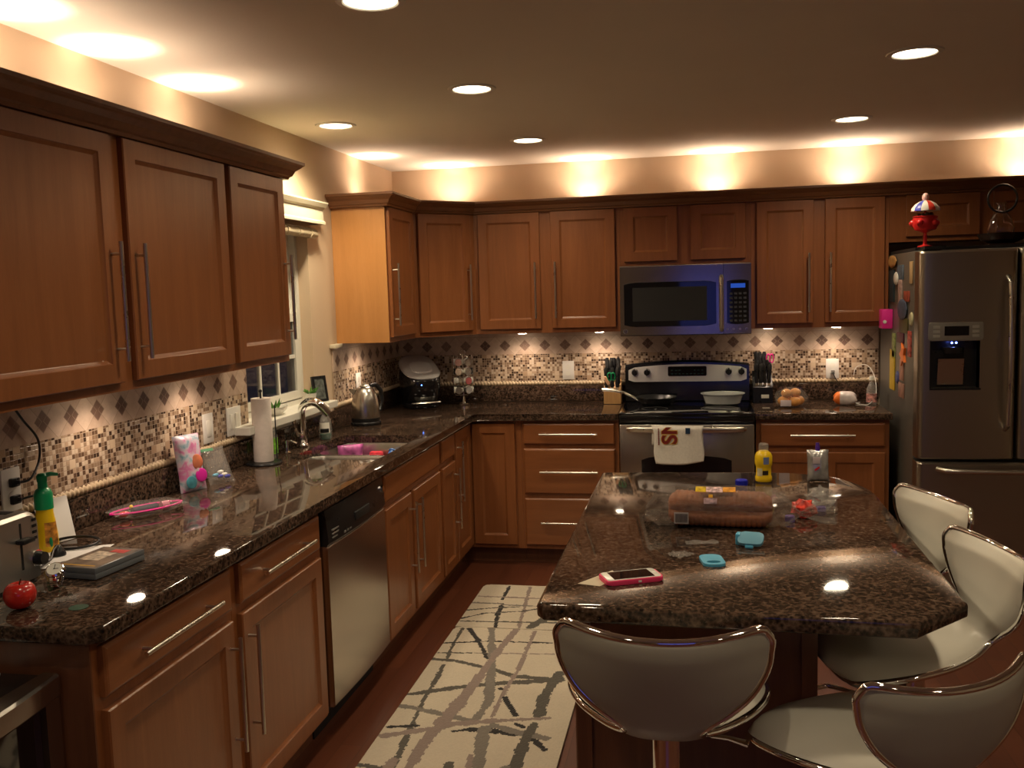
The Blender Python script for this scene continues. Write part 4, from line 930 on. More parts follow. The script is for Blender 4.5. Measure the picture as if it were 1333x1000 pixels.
ST2 = [(0.827, -1.727, 0.84, -2.012, 0.0085, GY), (0.84, -2.012, 0.855, -2.122, 0.0102, GY), (0.853, -2.17, 0.866, -2.371, 0.011899999999999999, GY), (0.866, -2.371, 0.867, -2.516, 0.0068, GY), (0.867, -2.516, 0.89, -2.79, 0.0102, GY), (0.89, -2.79, 0.913, -3.048, 0.01275, GY), (0.862, -1.729, 0.945, -1.881, 0.0136, BK), (0.945, -1.881, 1.03, -2.076, 0.011049999999999999, BK), (0.785, -1.921, 0.99, -1.875, 0.007649999999999999, BK), (1.01, -1.873, 1.286, -1.861, 0.007649999999999999, BK), (0.777, -2.04, 1.021, -2.015, 0.0051, GY), (1.021, -2.015, 1.311, -1.992, 0.0068, MV), (0.787, -2.111, 0.888, -2.118, 0.0136, GY), (0.888, -2.118, 1.058, -2.18, 0.015299999999999998, GY), (1.058, -2.18, 1.184, -2.248, 0.018699999999999998, GY), (1.184, -2.248, 1.379, -2.263, 0.022099999999999998, GY), (0.8, -2.474, 0.968, -2.39, 0.018699999999999998, GY), (0.968, -2.39, 1.145, -2.325, 0.018699999999999998, GY), (1.145, -2.325, 1.379, -2.263, 0.023799999999999998, GY), (1.37, -2.198, 1.346, -2.373, 0.0255, GY), (1.346, -2.373, 1.344, -2.596, 0.022099999999999998, GY), (0.969, -1.71, 1.016, -1.925, 0.018699999999999998, LG), (1.016, -1.925, 1.084, -2.234, 0.022099999999999998, LG), (1.081, -2.234, 1.129, -2.501, 0.022099999999999998, LG), (1.129, -2.501, 1.115, -2.663, 0.017, LG), (1.115, -2.663, 1.047, -2.663, 0.0136, LG), (0.799, -2.584, 1.045, -2.654, 0.017, LG), (1.091, -1.711, 1.053, -2.024, 0.0204, MV), (1.053, -2.024, 1.039, -2.262, 0.0204, MV), (1.039, -2.262, 1.015, -2.536, 0.0255, MV), (1.015, -2.536, 0.991, -2.706, 0.030599999999999995, MV), (0.991, -2.706, 0.97, -2.863, 0.023799999999999998, MV), (0.97, -2.863, 0.97, -3.045, 0.023799999999999998, MV), (1.183, -1.728, 1.189, -2.175, 0.01275, MV), (1.189, -2.175, 1.172, -2.416, 0.0102, MV), (1.172, -2.416, 1.17, -2.629, 0.0102, MV), (0.996, -2.723, 1.182, -2.663, 0.022099999999999998, MV), (1.182, -2.663, 1.388, -2.614, 0.0136, MV), (0.805, -2.835, 1.001, -2.74, 0.018699999999999998, MV), (0.806, -2.763, 0.908, -2.74, 0.0102, BK), (1.057, -2.764, 1.115, -2.734, 0.0085, BK), (1.117, -2.742, 1.173, -2.738, 0.018699999999999998, BK), (1.181, -2.733, 1.208, -2.747, 0.0204, BK), (1.207, -2.743, 1.284, -2.762, 0.0102, BK), (1.151, -2.377, 1.154, -2.381, 0.011899999999999999, BK), (1.186, -2.458, 1.258, -2.608, 0.0136, BK), (1.276, -2.677, 1.304, -2.696, 0.011899999999999999, BK), (1.356, -2.785, 1.411, -2.858, 0.011899999999999999, BK), (1.163, -2.727, 1.182, -2.866, 0.0255, LG), (1.182, -2.866, 1.205, -3.012, 0.0255, LG), (1.189, -2.698, 1.313, -2.749, 0.018699999999999998, LG), (1.313, -2.749, 1.401, -2.771, 0.017, LG), (1.34, -2.669, 1.33, -2.797, 0.018699999999999998, GY), (1.33, -2.797, 1.33, -2.983, 0.023799999999999998, GY), (1.33, -2.436, 1.351, -2.586, 0.022099999999999998, GY), (1.162, -2.931, 1.172, -3.016, 0.011899999999999999, MV)]
# continue the web of strokes toward the camera, beyond the frame
for k in range(6):
    yb = -3.05-.16*k; ST2.append((.79, yb, 1.48, yb-.1+.08*(k % 3), .014+.006*(k % 2), (GY, MV, BK, LG)[k % 4]))
for k in range(3): ST2.append((.9+.2*k, -3.0, .85+.22*k, -3.9, .02, (MV, GY, LG)[k]))
rug('scatter_rug', .785, 1.45, -1.70, -1.045, ST1, 'cream and grey streaked rug at the far end toward the back cabinets', 3)
rug('runner_rug', .785, 1.47, -3.95, -1.705, ST2, 'long cream runner rug with grey mauve and black streaks beside the island', 5)

# ---------------------------------------------------------------- small electrical plates
def plate(name, c, ax, w, h, label, n=2, plugs=(), cat='wall outlet', kind='outlet'):
    """wall plate centred at c; ax 'x' = on the left wall, 'y' = on the back wall"""
    t = T(name, label, cat, c)
    M0 = Matrix.Translation(c) @ (Matrix.Rotation(pi/2, 4, 'Z') if ax == 'x' else Matrix.Identity(4))
    def put(nm, bm, m, par=t): bm.transform(M0); return obj(nm, bm, m, par)
    b = bm_new(); box(b, -w/2, w/2, -.007, 0, -h/2, h/2, .002); p = put('plate', b, WHITEPL)
    k = max(1, round(w/.058)) if w > .08 else 1
    for i in range(k):
        u = (i-(k-1)/2)*.046
        if kind == 'switch':
            b = bm_new(); box(b, u-.016, u+.016, -.010, -.0072, -.033, .033, .001); put('rocker', b, CERAM)
        else:
            for s_ in (-1, 1):
                b = bm_new(); cyl(b, (u, -.0072, s_*.02), (u, -.0092, s_*.02), .0165, seg=20); put('socket', b, CERAM)
    return t, M0
plate('wall_outlet', (.0095, -3.655, 1.103), 'x', .075, .125, 'white outlet with two black plugs above the toaster'); t_out = _ = None
plate('light_switch', (.0095, -2.545, 1.115), 'x', .075, .12, 'narrow white switch plate behind the snack bags', cat='light switch', kind='switch')
plate('light_switch', (.0095, -2.330, 1.115), 'x', .118, .12, 'wide white switch plate between snack bags and window', cat='light switch', kind='switch')
plate('wall_outlet', (.0095, -.825, 1.125), 'x', .075, .118, 'white outlet on the tiles behind the kettle')
plate('wall_outlet', (1.14, -.0095, 1.115), 'y', .075, .12, 'white outlet on the back wall left of the range')
plate('wall_outlet', (2.768, -.0095, 1.105), 'y', .075, .12, 'white outlet with a plugged in cord right of the range')
def cord(pts, r, label, loc, n=6, mat=None):
    P = [tuple(p) for p in catmull([tuple(p) for p in [tuple(q)+(0,) for q in pts]], n)]
    b = bm_new(); tube(b, [p[:3] for p in P], r, 8); return top('charging_cable', b, mat or BLACKP, label, 'cord', loc)
# plugs and cords
for z, pts, lb in ((1.125, [(.04, -3.655, 1.125), (.050, -3.615, 1.130), (.034, -3.555, 1.175), (.028, -3.548, 1.235), (.024, -3.60, 1.30), (.022, -3.65, 1.369)], 'black cord rising from the top plug to under the left cabinet'),
                   (1.075, [(.04, -3.655, 1.075), (.055, -3.60, 1.074), (.055, -3.578, 1.035), (.05, -3.60, .97), (.05, -3.66, .925), (.05, -3.74, .9205)], 'black cord dropping from the lower plug behind the toaster')):
    t = T('electric_plug', 'black plug in the %s socket of the left outlet' % ('upper' if z > 1.1 else 'lower'), 'plug', (.02, -3.655, z))
    b = bm_new(); box(b, .0195, .034, -3.672, -3.638, z-.013, z+.013, .004); obj('plug_body', b, BLACKP, t)
    b = bm_new(); cyl(b, (.0342, -3.655, z), (.044, -3.652, z), .007, .005, 12); obj('strain_relief', b, BLACKP, t)
    cord(pts, .0036, lb, pts[0])
t = T('electric_plug', 'grey plug in the outlet right of the range', 'plug', (2.768, -.03, 1.085)); b = bm_new(); box(b, 2.757, 2.779, -.045, -.0195, 1.072, 1.098, .004); obj('plug_body', b, GREYPL, t)
cord([(2.768, -.046, 1.085), (2.775, -.055, 1.06), (2.79, -.045, 1.035), (2.80, -.033, 1.022)], .0028, 'short dark cord hanging from the plug right of the range', (2.768, -.046, 1.085))

# ---------------------------------------------------------------- left counter things
C = CT+.0006
# toaster
t = T('toaster', 'stainless toaster with black levers at the left edge of the photo', 'toaster', (.16, -3.99, C))
b = bm_new(); rs = []
for x, ins in ((.045, .012), (.052, .003), (.062, 0), (.248, 0), (.258, .003), (.265, .012)):
    P = []
    for k in range(9): a = pi/2*k/8; P.append((x, -3.885-.045+(.045-ins)*cos(a)*1, C+.145-.0+(.045-ins)*sin(a)))
    for k in range(9): a = pi/2+pi/2*k/8; P.append((x, -4.095+.045+(.045-ins)*cos(a), C+.145+(.045-ins)*sin(a)))
    P += [(x, -4.095+ins, C+.012), (x, -3.885-ins, C+.012)]; rs.append(P)
loft(b, rs); b.transform(Matrix.Translation((0, .025, 0))); tb_ = obj('body', b, pm('toaster_steel', (.50, .48, .44), .32, .9), t, ang=35)
b = bm_new(); prism(b, rrect(.05, .26, -4.065, -3.865, .03), C, C+.0118); obj('base', b, BLACKP, t)
for y in (-4.005, -3.93): b = bm_new(); box(b, .075, .235, y-.014, y+.014, C+.1895, C+.1915); obj('bread_slot', b, BLACKM, tb_, smooth=False)
for y, zz in ((-3.935, .115), ):
    b = bm_new(); box(b, .2652, .2664, y-.003, y+.003, C+.045, C+.165); obj('lever_track', b, BLACKM, tb_, smooth=False)
    b = bm_new(); box(b, .2652, .292, y-.022, y+.022, C+zz, C+zz+.012, .004); obj('lever', b, BLACKP, tb_)
b = bm_new(); cyl(b, (.2652, -3.883, C+.062), (.269, -3.883, C+.062), .022, seg=28); obj('knob_ring', b, CHROME, tb_)
b = bm_new(); cyl(b, (.2692, -3.883, C+.062), (.289, -3.883, C+.062), .018, .016, 24); obj('knob', b, BLACKP, tb_)
for k in range(4):
    b = bm_new(); box(b, .2652, .2672, -3.893, -3.877, C+.112+.016*k, C+.120+.016*k, .001); obj('button', b, BLACKP, tb_)
# apple
t = T('apple', 'shiny red apple beside the toaster near the counter edge', 'apple', (.375, -4.085, C))
b = bm_new(); pr_ = [(0, .006)]
for k in range(1, 16):
    a = pi*k/16; r = .0365*sin(a)**.85*(1+.04*cos(a)*-1); z = .034-.034*cos(a)*1.0; z += -.008*max(0, (a-2.4)/.74)**2*1.5+.005*max(0, (.7-a)/.7)**2; pr_.append((r, z))
pr_.append((0, .056)); lathe(b, pr_, (0, 0, 0), 28); obj('fruit', b, pm('apple_skin', (.50, .022, .014), .22, coat=.5, var=.25, vscale=25), t, world=False, ang=80)
b = bm_new(); tube(b, [(0, 0, .054), (.002, 0, .064), (.006, 0, .073)], .0014, 6); obj('stem', b, pm('stem_brown', (.06, .03, .01), .7), t, world=False)
# watch
t = T('wristwatch', 'silver wristwatch with a pale dial lying by the apple', 'watch', (.350, -3.935, C))
def Mw(z0): return Matrix.Translation((.352, -3.93, z0)) @ Matrix.Rotation(radians(18), 4, 'Z') @ Matrix.Rotation(radians(38), 4, 'X')
b = bm_new()
for k in range(26):
    a = 2*pi*k/26
    if 1.0 < a < 2.14: continue
    q = bm_new(); box(q, -.009, .009, -.0050, .0050, -.0015, .0015, .0008); merge(b, q, Matrix.Translation((0, .031*cos(a), -.022+.023*sin(a))) @ Matrix.Rotation(atan2(.023*cos(a), -.031*sin(a)), 4, 'X'))
b.transform(Mw(0)); zmin = min(v.co.z for v in b.verts); zz = C+.0006-zmin; b.transform(Matrix.Translation((0, 0, zz))); M1 = Mw(zz)
obj('bracelet', b, CHROME, t)
b = bm_new(); lathe(b, [(0, -.005), (.020, -.005), (.0225, -.002), (.0225, .003), (.0195, .006), (.0185, .0055), (0, .0055)], (0, 0, 0), 30); cyl(b, (.0225, 0, 0), (.0275, 0, 0), .003, seg=10); b.transform(M1); obj('case', b, CHROME, t)
b = bm_new(); cyl(b, (0, 0, .0056), (0, 0, .0064), .018, seg=30); b.transform(M1); wd = obj('dial', b, CERAM, t)
b = bm_new(); box(b, -.0008, .0008, -.002, .013, .0065, .0070); box(b, -.002, .010, -.0008, .0008, .0065, .0070); b.transform(M1); obj('hands', b, BLACKM, wd, smooth=False)
# papers
def sheet(pts, z, label, mat=None, th=.0006, name='paper_sheet', cat='paper'):
    b = bm_new(); A = [b.verts.new((x, y, z)) for x, y in pts]; B = [b.verts.new((x, y, z+th)) for x, y in pts]; n = len(pts)
    b.faces.new(A[::-1]); b.faces.new(B)
    for i in range(n): b.faces.new((A[i], A[(i+1) % n], B[(i+1) % n], B[i]))
    c = sum(p[0] for p in pts)/n, sum(p[1] for p in pts)/n; return top(name, b, mat or PAPER, label, cat, (c[0], c[1], z), smooth=False)
sheet([(.10, -3.83), (.29, -3.74), (.245, -3.53), (.065, -3.62)], C, 'white sheet of paper under the cable and the black case')
sheet([(.275, -3.85), (.32, -3.80), (.30, -3.66), (.25, -3.70)], C+.0008, 'small white note at the front edge of the papers by the cases')
b = bm_new(); q = bm_new(); box(q, -.055, .055, -.0008, .0008, 0, .135); merge(b, q, Matrix.Translation((.062, -3.53, C+.001)) @ Matrix.Rotation(radians(72), 4, 'Z') @ Matrix.Rotation(radians(-14), 4, 'X'))
top('card', b, PAPER, 'white card leaning on the granite upstand behind the pump bottle', 'card', (.06, -3.53, C), smooth=False)
# two disc cases
COVER = pm('dark_printed_cover', (.10, .065, .04), .35, var=.9, vscale=28, coat=.4)
for i, (dz, lb, cvr) in enumerate(((0, 'lower dark disc case of the pair lying on the papers', GREYPL), (.0152, 'upper disc case with a printed brown cover lying on the papers', COVER))):
    t = T('disc_case', lb, 'disc case', (.362, -3.765, C+.0018+dz), radians(-6)); b = bm_new(); box(b, -.068, .068, -.095, .095, 0, .0148, .0015); k_ = obj('case', b, pm('case_plastic_%d' % i, (.13, .14, .15), .3), t, world=False)
    b = bm_new(); box(b, -.064, .064, -.091, .091, .0149, .0151); cv = obj('cover', b, cvr, t, world=False, smooth=False)
    if i:
        b = bm_new(); box(b, -.045, .02, -.03, .05, .0152, .0155); obj('cover_patch', b, pm('cover_cream', (.5, .4, .3), .5, var=.6, vscale=60), cv, world=False, smooth=False)
        b = bm_new(); box(b, -.05, .05, -.078, -.072, .0152, .0155); obj('cover_line', b, GOLD, cv, world=False, smooth=False)
        b = bm_new(); box(b, -.01, .04, .045, .075, .0152, .0155); obj('cover_red', b, RED, cv, world=False, smooth=False)
t = T('key_fob', 'small black case lying on the paper left of the disc cases', 'key fob', (.268, -3.785, C+.0015), radians(62)); b = bm_new(); box(b, -.022, .022, -.04, .04, 0, .013, .005); obj('shell', b, BLACKP, t, world=False)
b = bm_new(); box(b, -.008, .008, -.02, .02, .0131, .0138, .0002); obj('key_pad', b, GREYPL, t, world=False)
# cable loop with black adapter
lp = [(.13+.075*cos(a), -3.555+.055*sin(a), C+.0052+.004*(1+sin(a))) for a in [radians(x) for x in range(-150, 181, 15)]]
b = bm_new(); tube(b, lp, .0042, 8); top('cable_loop', b, BLACKP, 'loop of black cable lying on the counter behind the papers', 'cable', (.13, -3.56, C))
t = T('power_adapter', 'black cone shaped plug lying on the white paper', 'plug', (.155, -3.66, C+.0015)); b = bm_new(); lathe(b, [(0, 0), (.021, 0), (.021, .006), (.010, .026), (.006, .03), (0, .03)], (.155, -3.66, C+.0015), 20); obj('plug_body', b, BLACKP, t)
b = bm_new(); tube(b, [(.155, -3.66, C+.03), (.165, -3.69, C+.026), (.185, -3.73, C+.010), (.20, -3.80, C+.006)], .003, 8); obj('lead', b, BLACKP, t)
# pump bottle
t = T('soap_pump_bottle', 'yellow hand soap bottle with green pump beside the toaster', 'soap bottle', (.085, -3.615, C))
b = bm_new(); lathe(b, [(0, 0), (.028, 0), (.031, .006), (.030, .05), (.026, .09), (.0225, .115), (.0225, .125), (0, .125)], (0, 0, 0), 28, 1.15, .85); obj('bottle', b, YELLOW, t, world=False)
b = bm_new(); lathe(b, [(.0225, .1252), (.0255, .1255), (.0255, .170), (.020, .182), (.0135, .187), (.0125, .205), (0, .205)], (0, 0, 0), 24); cl_ = obj('collar', b, GREEN, t, world=False)
b = bm_new(); lathe(b, [(0, .2052), (.014, .2052), (.015, .222), (.010, .229), (0, .230)], (0, 0, 0), 20); tube(b, [(0, 0, .221), (.016, .016, .225), (.030, .030, .221)], [.008, .0065, .0045], 10); obj('pump_head', b, GREEN, cl_, world=False)
b = bm_new(); n = 8; rs = []
for i in range(n+1): a = -1.15+1.3*i/n; rs.append([(.0318*1.15*cos(a), .0318*.85*sin(a), .018), (.0285*1.15*cos(a), .0285*.85*sin(a), .088), (.0280*1.15*cos(a), .0280*.85*sin(a), .088), (.0312*1.15*cos(a), .0312*.85*sin(a), .018)])
loft(b, rs); obj('label_sticker', b, pm('orange_green_print', (.75, .22, .03), .4, var=.9, vscale=45), t, world=False)
b = bm_new(); sphere(b, (.022, -.015, .030), .010, 10, 6, (1, .5, 2)); obj('leaf_print', b, GREEN, t, world=False)

# soft pouches: a lens shaped closed film with crimped ends
def pouch_bm(w, h, t_, nx=14, nz=18, seed=1, crimp=.08, wob=.004):
    import mathutils.noise as mn
    bm = bm_new()
    def P(i, j, s):
        u, v = i/nx*2-1, j/nz; e = max(0, 1-abs(u)**3)**.6*max(0, 1-abs(2*v-1)**4)**.6
        x = u*w/2*(1-.06*sin(pi*v)); z = v*h
        return Vector((x, s*t_/2*e+wob*mn.noise(Vector((u*3, v*4, seed+s*.3))), z+.3*wob*mn.noise(Vector((u*4, v*3, seed+9)))))
    g = {}
    for s in (-1, 1):
        for i in range(nx+1):
            for j in range(nz+1):
                edge = i in (0, nx) or j in (0, nz)
                key = (i, j, 0 if edge else s)
                if key not in g: g[key] = bm.verts.new(P(i, j, 0 if edge else s))
    for s in (-1, 1):
        for i in range(nx):
            for j in range(nz):
                k = [(i, j), (i+1, j), (i+1, j+1), (i, j+1)]
                vs = [g[(a, c, 0 if (a in (0, nx) or c in (0, nz)) else s)] for a, c in k]
                bm.faces.new(vs if s < 0 else vs[::-1])
    return bm
def pouch(name, label, cat, loc, rz, lean, w, h, th, mat, seed=1):
    t = T(name, label, cat, loc, rz); b = pouch_bm(w, h, th, seed=seed); b.transform(Matrix.Rotation(lean, 4, 'X')); o = obj('film', b, mat, t, world=False, ang=80); return t, Matrix.Rotation(lean, 4, 'X')
# printed treat bag (front faces the camera)
m, nt, bb = newmat('pastel_print'); v = mapping(nt, 'Object'); 
c = ramp(nt, noise(nt, v, 22, 3, .5, .6), [(.30, (.12, .30, .38)), (.42, (.42, .45, .52)), (.50, (.55, .42, .50)), (.60, (.55, .16, .34)), (.72, (.45, .40, .46))]); nt.links.new(c, bb.inputs['Base Color']); bb.inputs['Roughness'].default_value = .25; PASTEL = m
t, ML = pouch('treat_bag', 'standing pastel pink and blue printed treat bag against the backsplash', 'treat bag', (.085, -2.80, C), radians(68), radians(-9), .118, .215, .045, PASTEL, 3)
b = bm_new(); box(b, -.050, .050, -.006, -.0045, .150, .205, .0005); b.transform(ML); obj('top_band', b, pm('mauve_print', (.38, .14, .25), .3, var=.3), t, world=False)
b = bm_new(); sphere(b, (.028, -.022, .055), .026, 16, 10, (1, .12, 1)); b.transform(ML); obj('magenta_spot', b, pm('magenta_print', (.55, .02, .28), .3), t, world=False)
b = bm_new(); sphere(b, (.018, -.022, .108), .026, 16, 10, (1, .12, 1.1)); b.transform(ML); obj('orange_spot', b, pm('russet_print', (.40, .12, .06), .4, var=.5), t, world=False)
b = bm_new(); sphere(b, (-.022, -.024, .035), .024, 16, 10, (1, .12, 1)); b.transform(ML); obj('teal_spot', b, pm('teal_print', (.06, .24, .30), .4, var=.5), t, world=False)
t, ML = pouch('zip_bag', 'clear zip bag with a green seal and blue wrappers right of the treat bag', 'plastic bag', (.125, -2.655, C), radians(62), radians(-30), .115, .155, .05, CLEAR, 6)
b = bm_new(); box(b, -.045, .01, -.004, .004, .140, .152, .001); b.transform(ML); obj('green_zip', b, GREEN, t, world=False)
for k, (x, z, mm) in enumerate(((.0, .03, BLUE), (.02, .035, CERAM), (-.018, .038, TEAL), (.03, .025, BLUE), (.008, .048, CERAM))):
    b = bm_new(); sphere(b, (x, 0, z), .012, 10, 6, (1.2, .7, .6)); b.transform(ML); obj('wrapper', b, mm, t, world=False)
# flat pink edged pack
t = T('clear_toy_pack', 'flat clear pack with a pink rim lying on the left counter', 'plastic pack', (.125, -3.17, C), radians(58))
b = pouch_bm(.255, .10, .045, seed=9); b.transform(Matrix.Rotation(radians(-90), 4, 'X') @ Matrix.Translation((0, 0, -.05))); zm = min(v.co.z for v in b.verts); b.transform(Matrix.Translation((0, 0, -zm+.0005))); obj('film', b, CLEAR, t, world=False, ang=80)
b = bm_new(); tube(b, [(.125*cos(a)*(1-.15*abs(sin(a))), .048*sin(a), .024) for a in [2*pi*k/40 for k in range(40)]], .0035, 8, closed=True); obj('pink_rim', b, HOTPINK, t, world=False)
b = bm_new(); cyl(b, (-.05, 0, .021), (.035, .0, .021), .013, seg=16); obj('black_capsule', b, pm('navy_capsule', (.02, .02, .05), .3), t, world=False)
b = bm_new(); cyl(b, (.05, .0, .021), (.075, 0, .021), .015, seg=16); obj('pink_capsule', b, pm('soft_pink', (.6, .2, .28), .4), t, world=False)
b = bm_new(); sphere(b, (-.08, .0, .017), .014, 10, 6, (1.4, .8, .7)); obj('red_piece', b, RED, t, world=False)
b = bm_new(); sphere(b, (-.045, .02, .032), .007, 8, 6); obj('yellow_piece', b, YELLOW, t, world=False)
# small dark green spot on the granite and crumpled film scraps
b = bm_new(); cyl(b, (.51, -4.06, C-.0002), (.51, -4.06, C+.0006), .022, seg=20); top('sticker', b, pm('dark_green_sticker', (.01, .06, .03), .5), 'small dark green sticker on the counter near the corner', 'sticker', (.51, -4.06, C))
def scrap(x, y, w, h, rz, label, seed):
    import mathutils.noise as mn
    b = bm_new(); n = 8
    G = [[b.verts.new((w*(i/n-.5), h*(j/n-.5), .003+.012*abs(mn.noise(Vector((i*.7, j*.7, seed)))))) for i in range(n+1)] for j in range(n+1)]
    for j in range(n):
        for i in range(n): b.faces.new((G[j][i], G[j][i+1], G[j+1][i+1], G[j+1][i]))
    b.transform(Matrix.Translation((x, y, C)) @ Matrix.Rotation(rz, 4, 'Z')); o = top('film_scrap', b, CLEAR, label, 'plastic scrap', (x, y, C), smooth=False)
    md = o.modifiers.new('s', 'SOLIDIFY'); md.thickness = .0006; return o
scrap(.445, -4.02, .05, .03, .6, 'tiny crumpled clear wrapper by the apple', 2.2)

# paper towel
t = T('paper_towel_holder', 'black wire paper towel holder left of the sink', 'paper towel holder', (.10, -2.245, C))
b = bm_new(); lathe(b, [(0, 0), (.075, 0), (.078, .004), (.074, .010), (.02, .012), (0, .012)], (0, 0, 0), 36); obj('base', b, BLACKP, t, world=False)
b = bm_new(); cyl(b, (0, 0, .0122), (0, 0, .315), .004, seg=10); sphere(b, (0, 0, .318), .008, 10, 6); obj('rod', b, BLACKP, t, world=False)
b = bm_new(); tube(b, [(.03, .066, .008), (.03, .066, .10), (.03, .066, .25)], .003, 8); obj('side_arm', b, BLACKP, t, world=False)
b = bm_new(); z0, z1 = C+.0128, C+.288; lathe(b, [(.019, z0), (.042, z0), (.0425, z0+.001), (.0425, z1-.001), (.042, z1), (.019, z1), (.019, z0)], (.10, -2.245, 0), 40); top('paper_towel_roll', b, PTOWEL, 'white paper towel roll standing on the black holder', 'paper towel roll', (.10, -2.245, z0))
t = T('dish_soap', 'clear dish soap bottle with green label behind the paper towel', 'soap bottle', (.075, -2.10, C))
b = bm_new(); lathe(b, [(0, 0), (.026, 0), (.028, .01), (.028, .10), (.012, .13), (.010, .14), (0, .14)], (0, 0, 0), 20, .7, 1); obj('bottle', b, CLEARB, t, world=False)
b = bm_new(); cyl(b, (0, 0, .1402), (0, 0, .158), .011, seg=14); obj('cap', b, CERAM, t, world=False)
b = bm_new(); lathe(b, [(.0287, .02), (.0287, .09), (.0284, .09), (.0284, .02)], (0, 0, 0), 20, .7, 1); obj('label_wrap', b, pm('lime_print', (.20, .50, .05), .4, var=.6, vscale=50), t, world=False)
# hand soap behind the faucet
t = T('hand_soap', 'clear soap bottle with a white and black label right of the faucet', 'soap bottle', (.11, -1.575, C))
b = bm_new(); lathe(b, [(0, 0), (.036, 0), (.041, .01), (.041, .06), (.034, .10), (.016, .128), (.013, .140), (0, .140)], (0, 0, 0), 28, .75, 1); obj('bottle', b, CLEARB, t, world=False)
b = bm_new(); lathe(b, [(0, .001), (.034, .002), (.037, .012), (.037, .028), (0, .028)], (0, 0, 0), 24, .72, .97); obj('green_soap', b, pm('green_liquid', (.01, .12, .08), .2), t, world=False)
b = bm_new(); rs = []
for i in range(11): a = -2.1+1.7*i/10; rs.append([(.0415*.76*cos(a), .0415*sin(a), .035), (.040*.76*cos(a), .040*sin(a), .088), (.0395*.76*cos(a), .0395*sin(a), .088), (.041*.76*cos(a), .041*sin(a), .035)])
loft(b, rs); lw = obj('label_sticker', b, CERAM, t, world=False)
b = bm_new(); rs = []
for i in range(9): a = -1.95+1.4*i/8; rs.append([(.0424*.76*cos(a), .0424*sin(a), .038), (.0420*.76*cos(a), .0420*sin(a), .058), (.0416*.76*cos(a), .0416*sin(a), .058), (.0418*.76*cos(a), .0418*sin(a), .038)])
loft(b, rs); obj('label_dark_half', b, BLACKP, lw, world=False)
b = bm_new(); lathe(b, [(0, .1402), (.014, .1402), (.015, .155), (.006, .160), (.005, .172), (0, .172)], (0, 0, 0), 16); tube(b, [(0, 0, .170), (.02, -.01, .173), (.032, -.016, .166)], [.006, .005, .004], 8); obj('pump', b, CERAM, t, world=False)
# things in the sink
t, ML = pouch('detergent_pouch', 'magenta and white crumpled pouch standing in the sink', 'pouch', (.215, -1.53, .7035), radians(30), radians(12), .13, .185, .05, pm('magenta_white_print', (.45, .10, .32), .3, var=.9, vscale=18), 11)
b = bm_new(); box(b, .305, .378, -1.500, -1.468, .7012, .838, .012); top('sponge', b, pm('red_sponge', (.75, .05, .08), .9, var=.15, vscale=90), 'red sponge standing on end against the far wall of the sink', 'sponge', (.38, -1.48, .7012))
b = bm_new(); cyl(b, (.40, -1.60, .722), (.425, -1.475, .832), .020, .018, seg=14); cyl(b, (.425, -1.475, .832), (.426, -1.470, .836), .022, seg=14); top('blue_brush', b, pm('sky_blue', (.06, .18, .55), .4), 'blue brush handle leaning beside the red sponge in the sink', 'brush', (.46, -1.55, .71))
for o in [o for o in bpy.data.objects if o.get('label') and 'in the' in o['label'] and 'sink' in o['label'] and o.get('category') in ('pouch', 'sponge', 'brush')]: pass
# kettle
t = T('electric_kettle', 'brushed steel electric kettle with black base near the corner', 'kettle', (.135, -1.055, C), radians(22))
b = bm_new(); lathe(b, [(0, 0), (.082, 0), (.084, .004), (.084, .014), (.078, .020), (0, .020)], (0, 0, 0), 36); obj('power_base', b, BLACKP, t, world=False)
b = bm_new(); lathe(b, [(0, .0205), (.079, .0205), (.080, .024), (.080, .040), (0, .040)], (0, 0, 0), 36); obj('lower_band', b, BLACKP, t, world=False)
b = bm_new(); lathe(b, [(.079, .0402), (.0795, .05), (.078, .09), (.072, .14), (.060, .18), (.045, .205), (.030, .213), (0, .215)], (0, 0, 0), 48); kb = obj('kettle_body', b, STEELV, t, world=False, ang=60)
b = bm_new(); lathe(b, [(0, .2152), (.03, .2145), (.028, .219), (.012, .224), (.010, .232), (0, .234)], (0, 0, 0), 24); obj('lid_knob', b, NICKEL, t, world=False)
b = bm_new(); tube(b, [(.03, .025, .213), (.065, .055, .215), (.092, .078, .18), (.098, .083, .12), (.085, .072, .07), (.060, .05, .055)], [.011, .013, .013, .012, .011, .010], 12); obj('handle', b, BLACKP, t, world=False)
b = bm_new(); loft(b, [[(-.062, -.010, .165), (-.062, .010, .165), (-.050, .016, .198), (-.050, -.016, .198)], [(-.088, -.004, .196), (-.088, .004, .196), (-.084, .008, .203), (-.084, -.008, .203)]]); obj('spout', b, STEELV, t, world=False)
# coffee maker
t = T('coffee_maker', 'glossy black pod coffee maker with a silver lid in the corner', 'coffee maker', (.215, -.262, C), radians(35))
b = bm_new(); rs = []
def supr(rx, ry, z, n=36, cy=0, e=.7):
    return [(rx*abs(cos(a))**e*(1 if cos(a) > 0 else -1), cy+ry*abs(sin(a))**e*(1 if sin(a) > 0 else -1), z) for a in [2*pi*k/n for k in range(n)]]
for rx, ry, z, cy in ((.105, .130, 0, 0), (.110, .135, .004, 0), (.110, .135, .028, 0), (.104, .128, .032, 0), (.104, .115, .034, .02), (.108, .125, .05, .01), (.118, .138, .12, 0), (.122, .142, .19, 0), (.118, .138, .235, 0), (.108, .128, .262, .004), (.09, .11, .275, .01)): rs.append(supr(rx, ry, z, cy=cy))
def shear(b):
    for v in b.verts:
        f = max(0, min(1.3, (v.co.z-.15)/.11)); v.co.z += (v.co.y*.42-.012)*f
loft(b, rs); shear(b); cm = obj('body', b, BLACKE, t, world=False, ang=60)
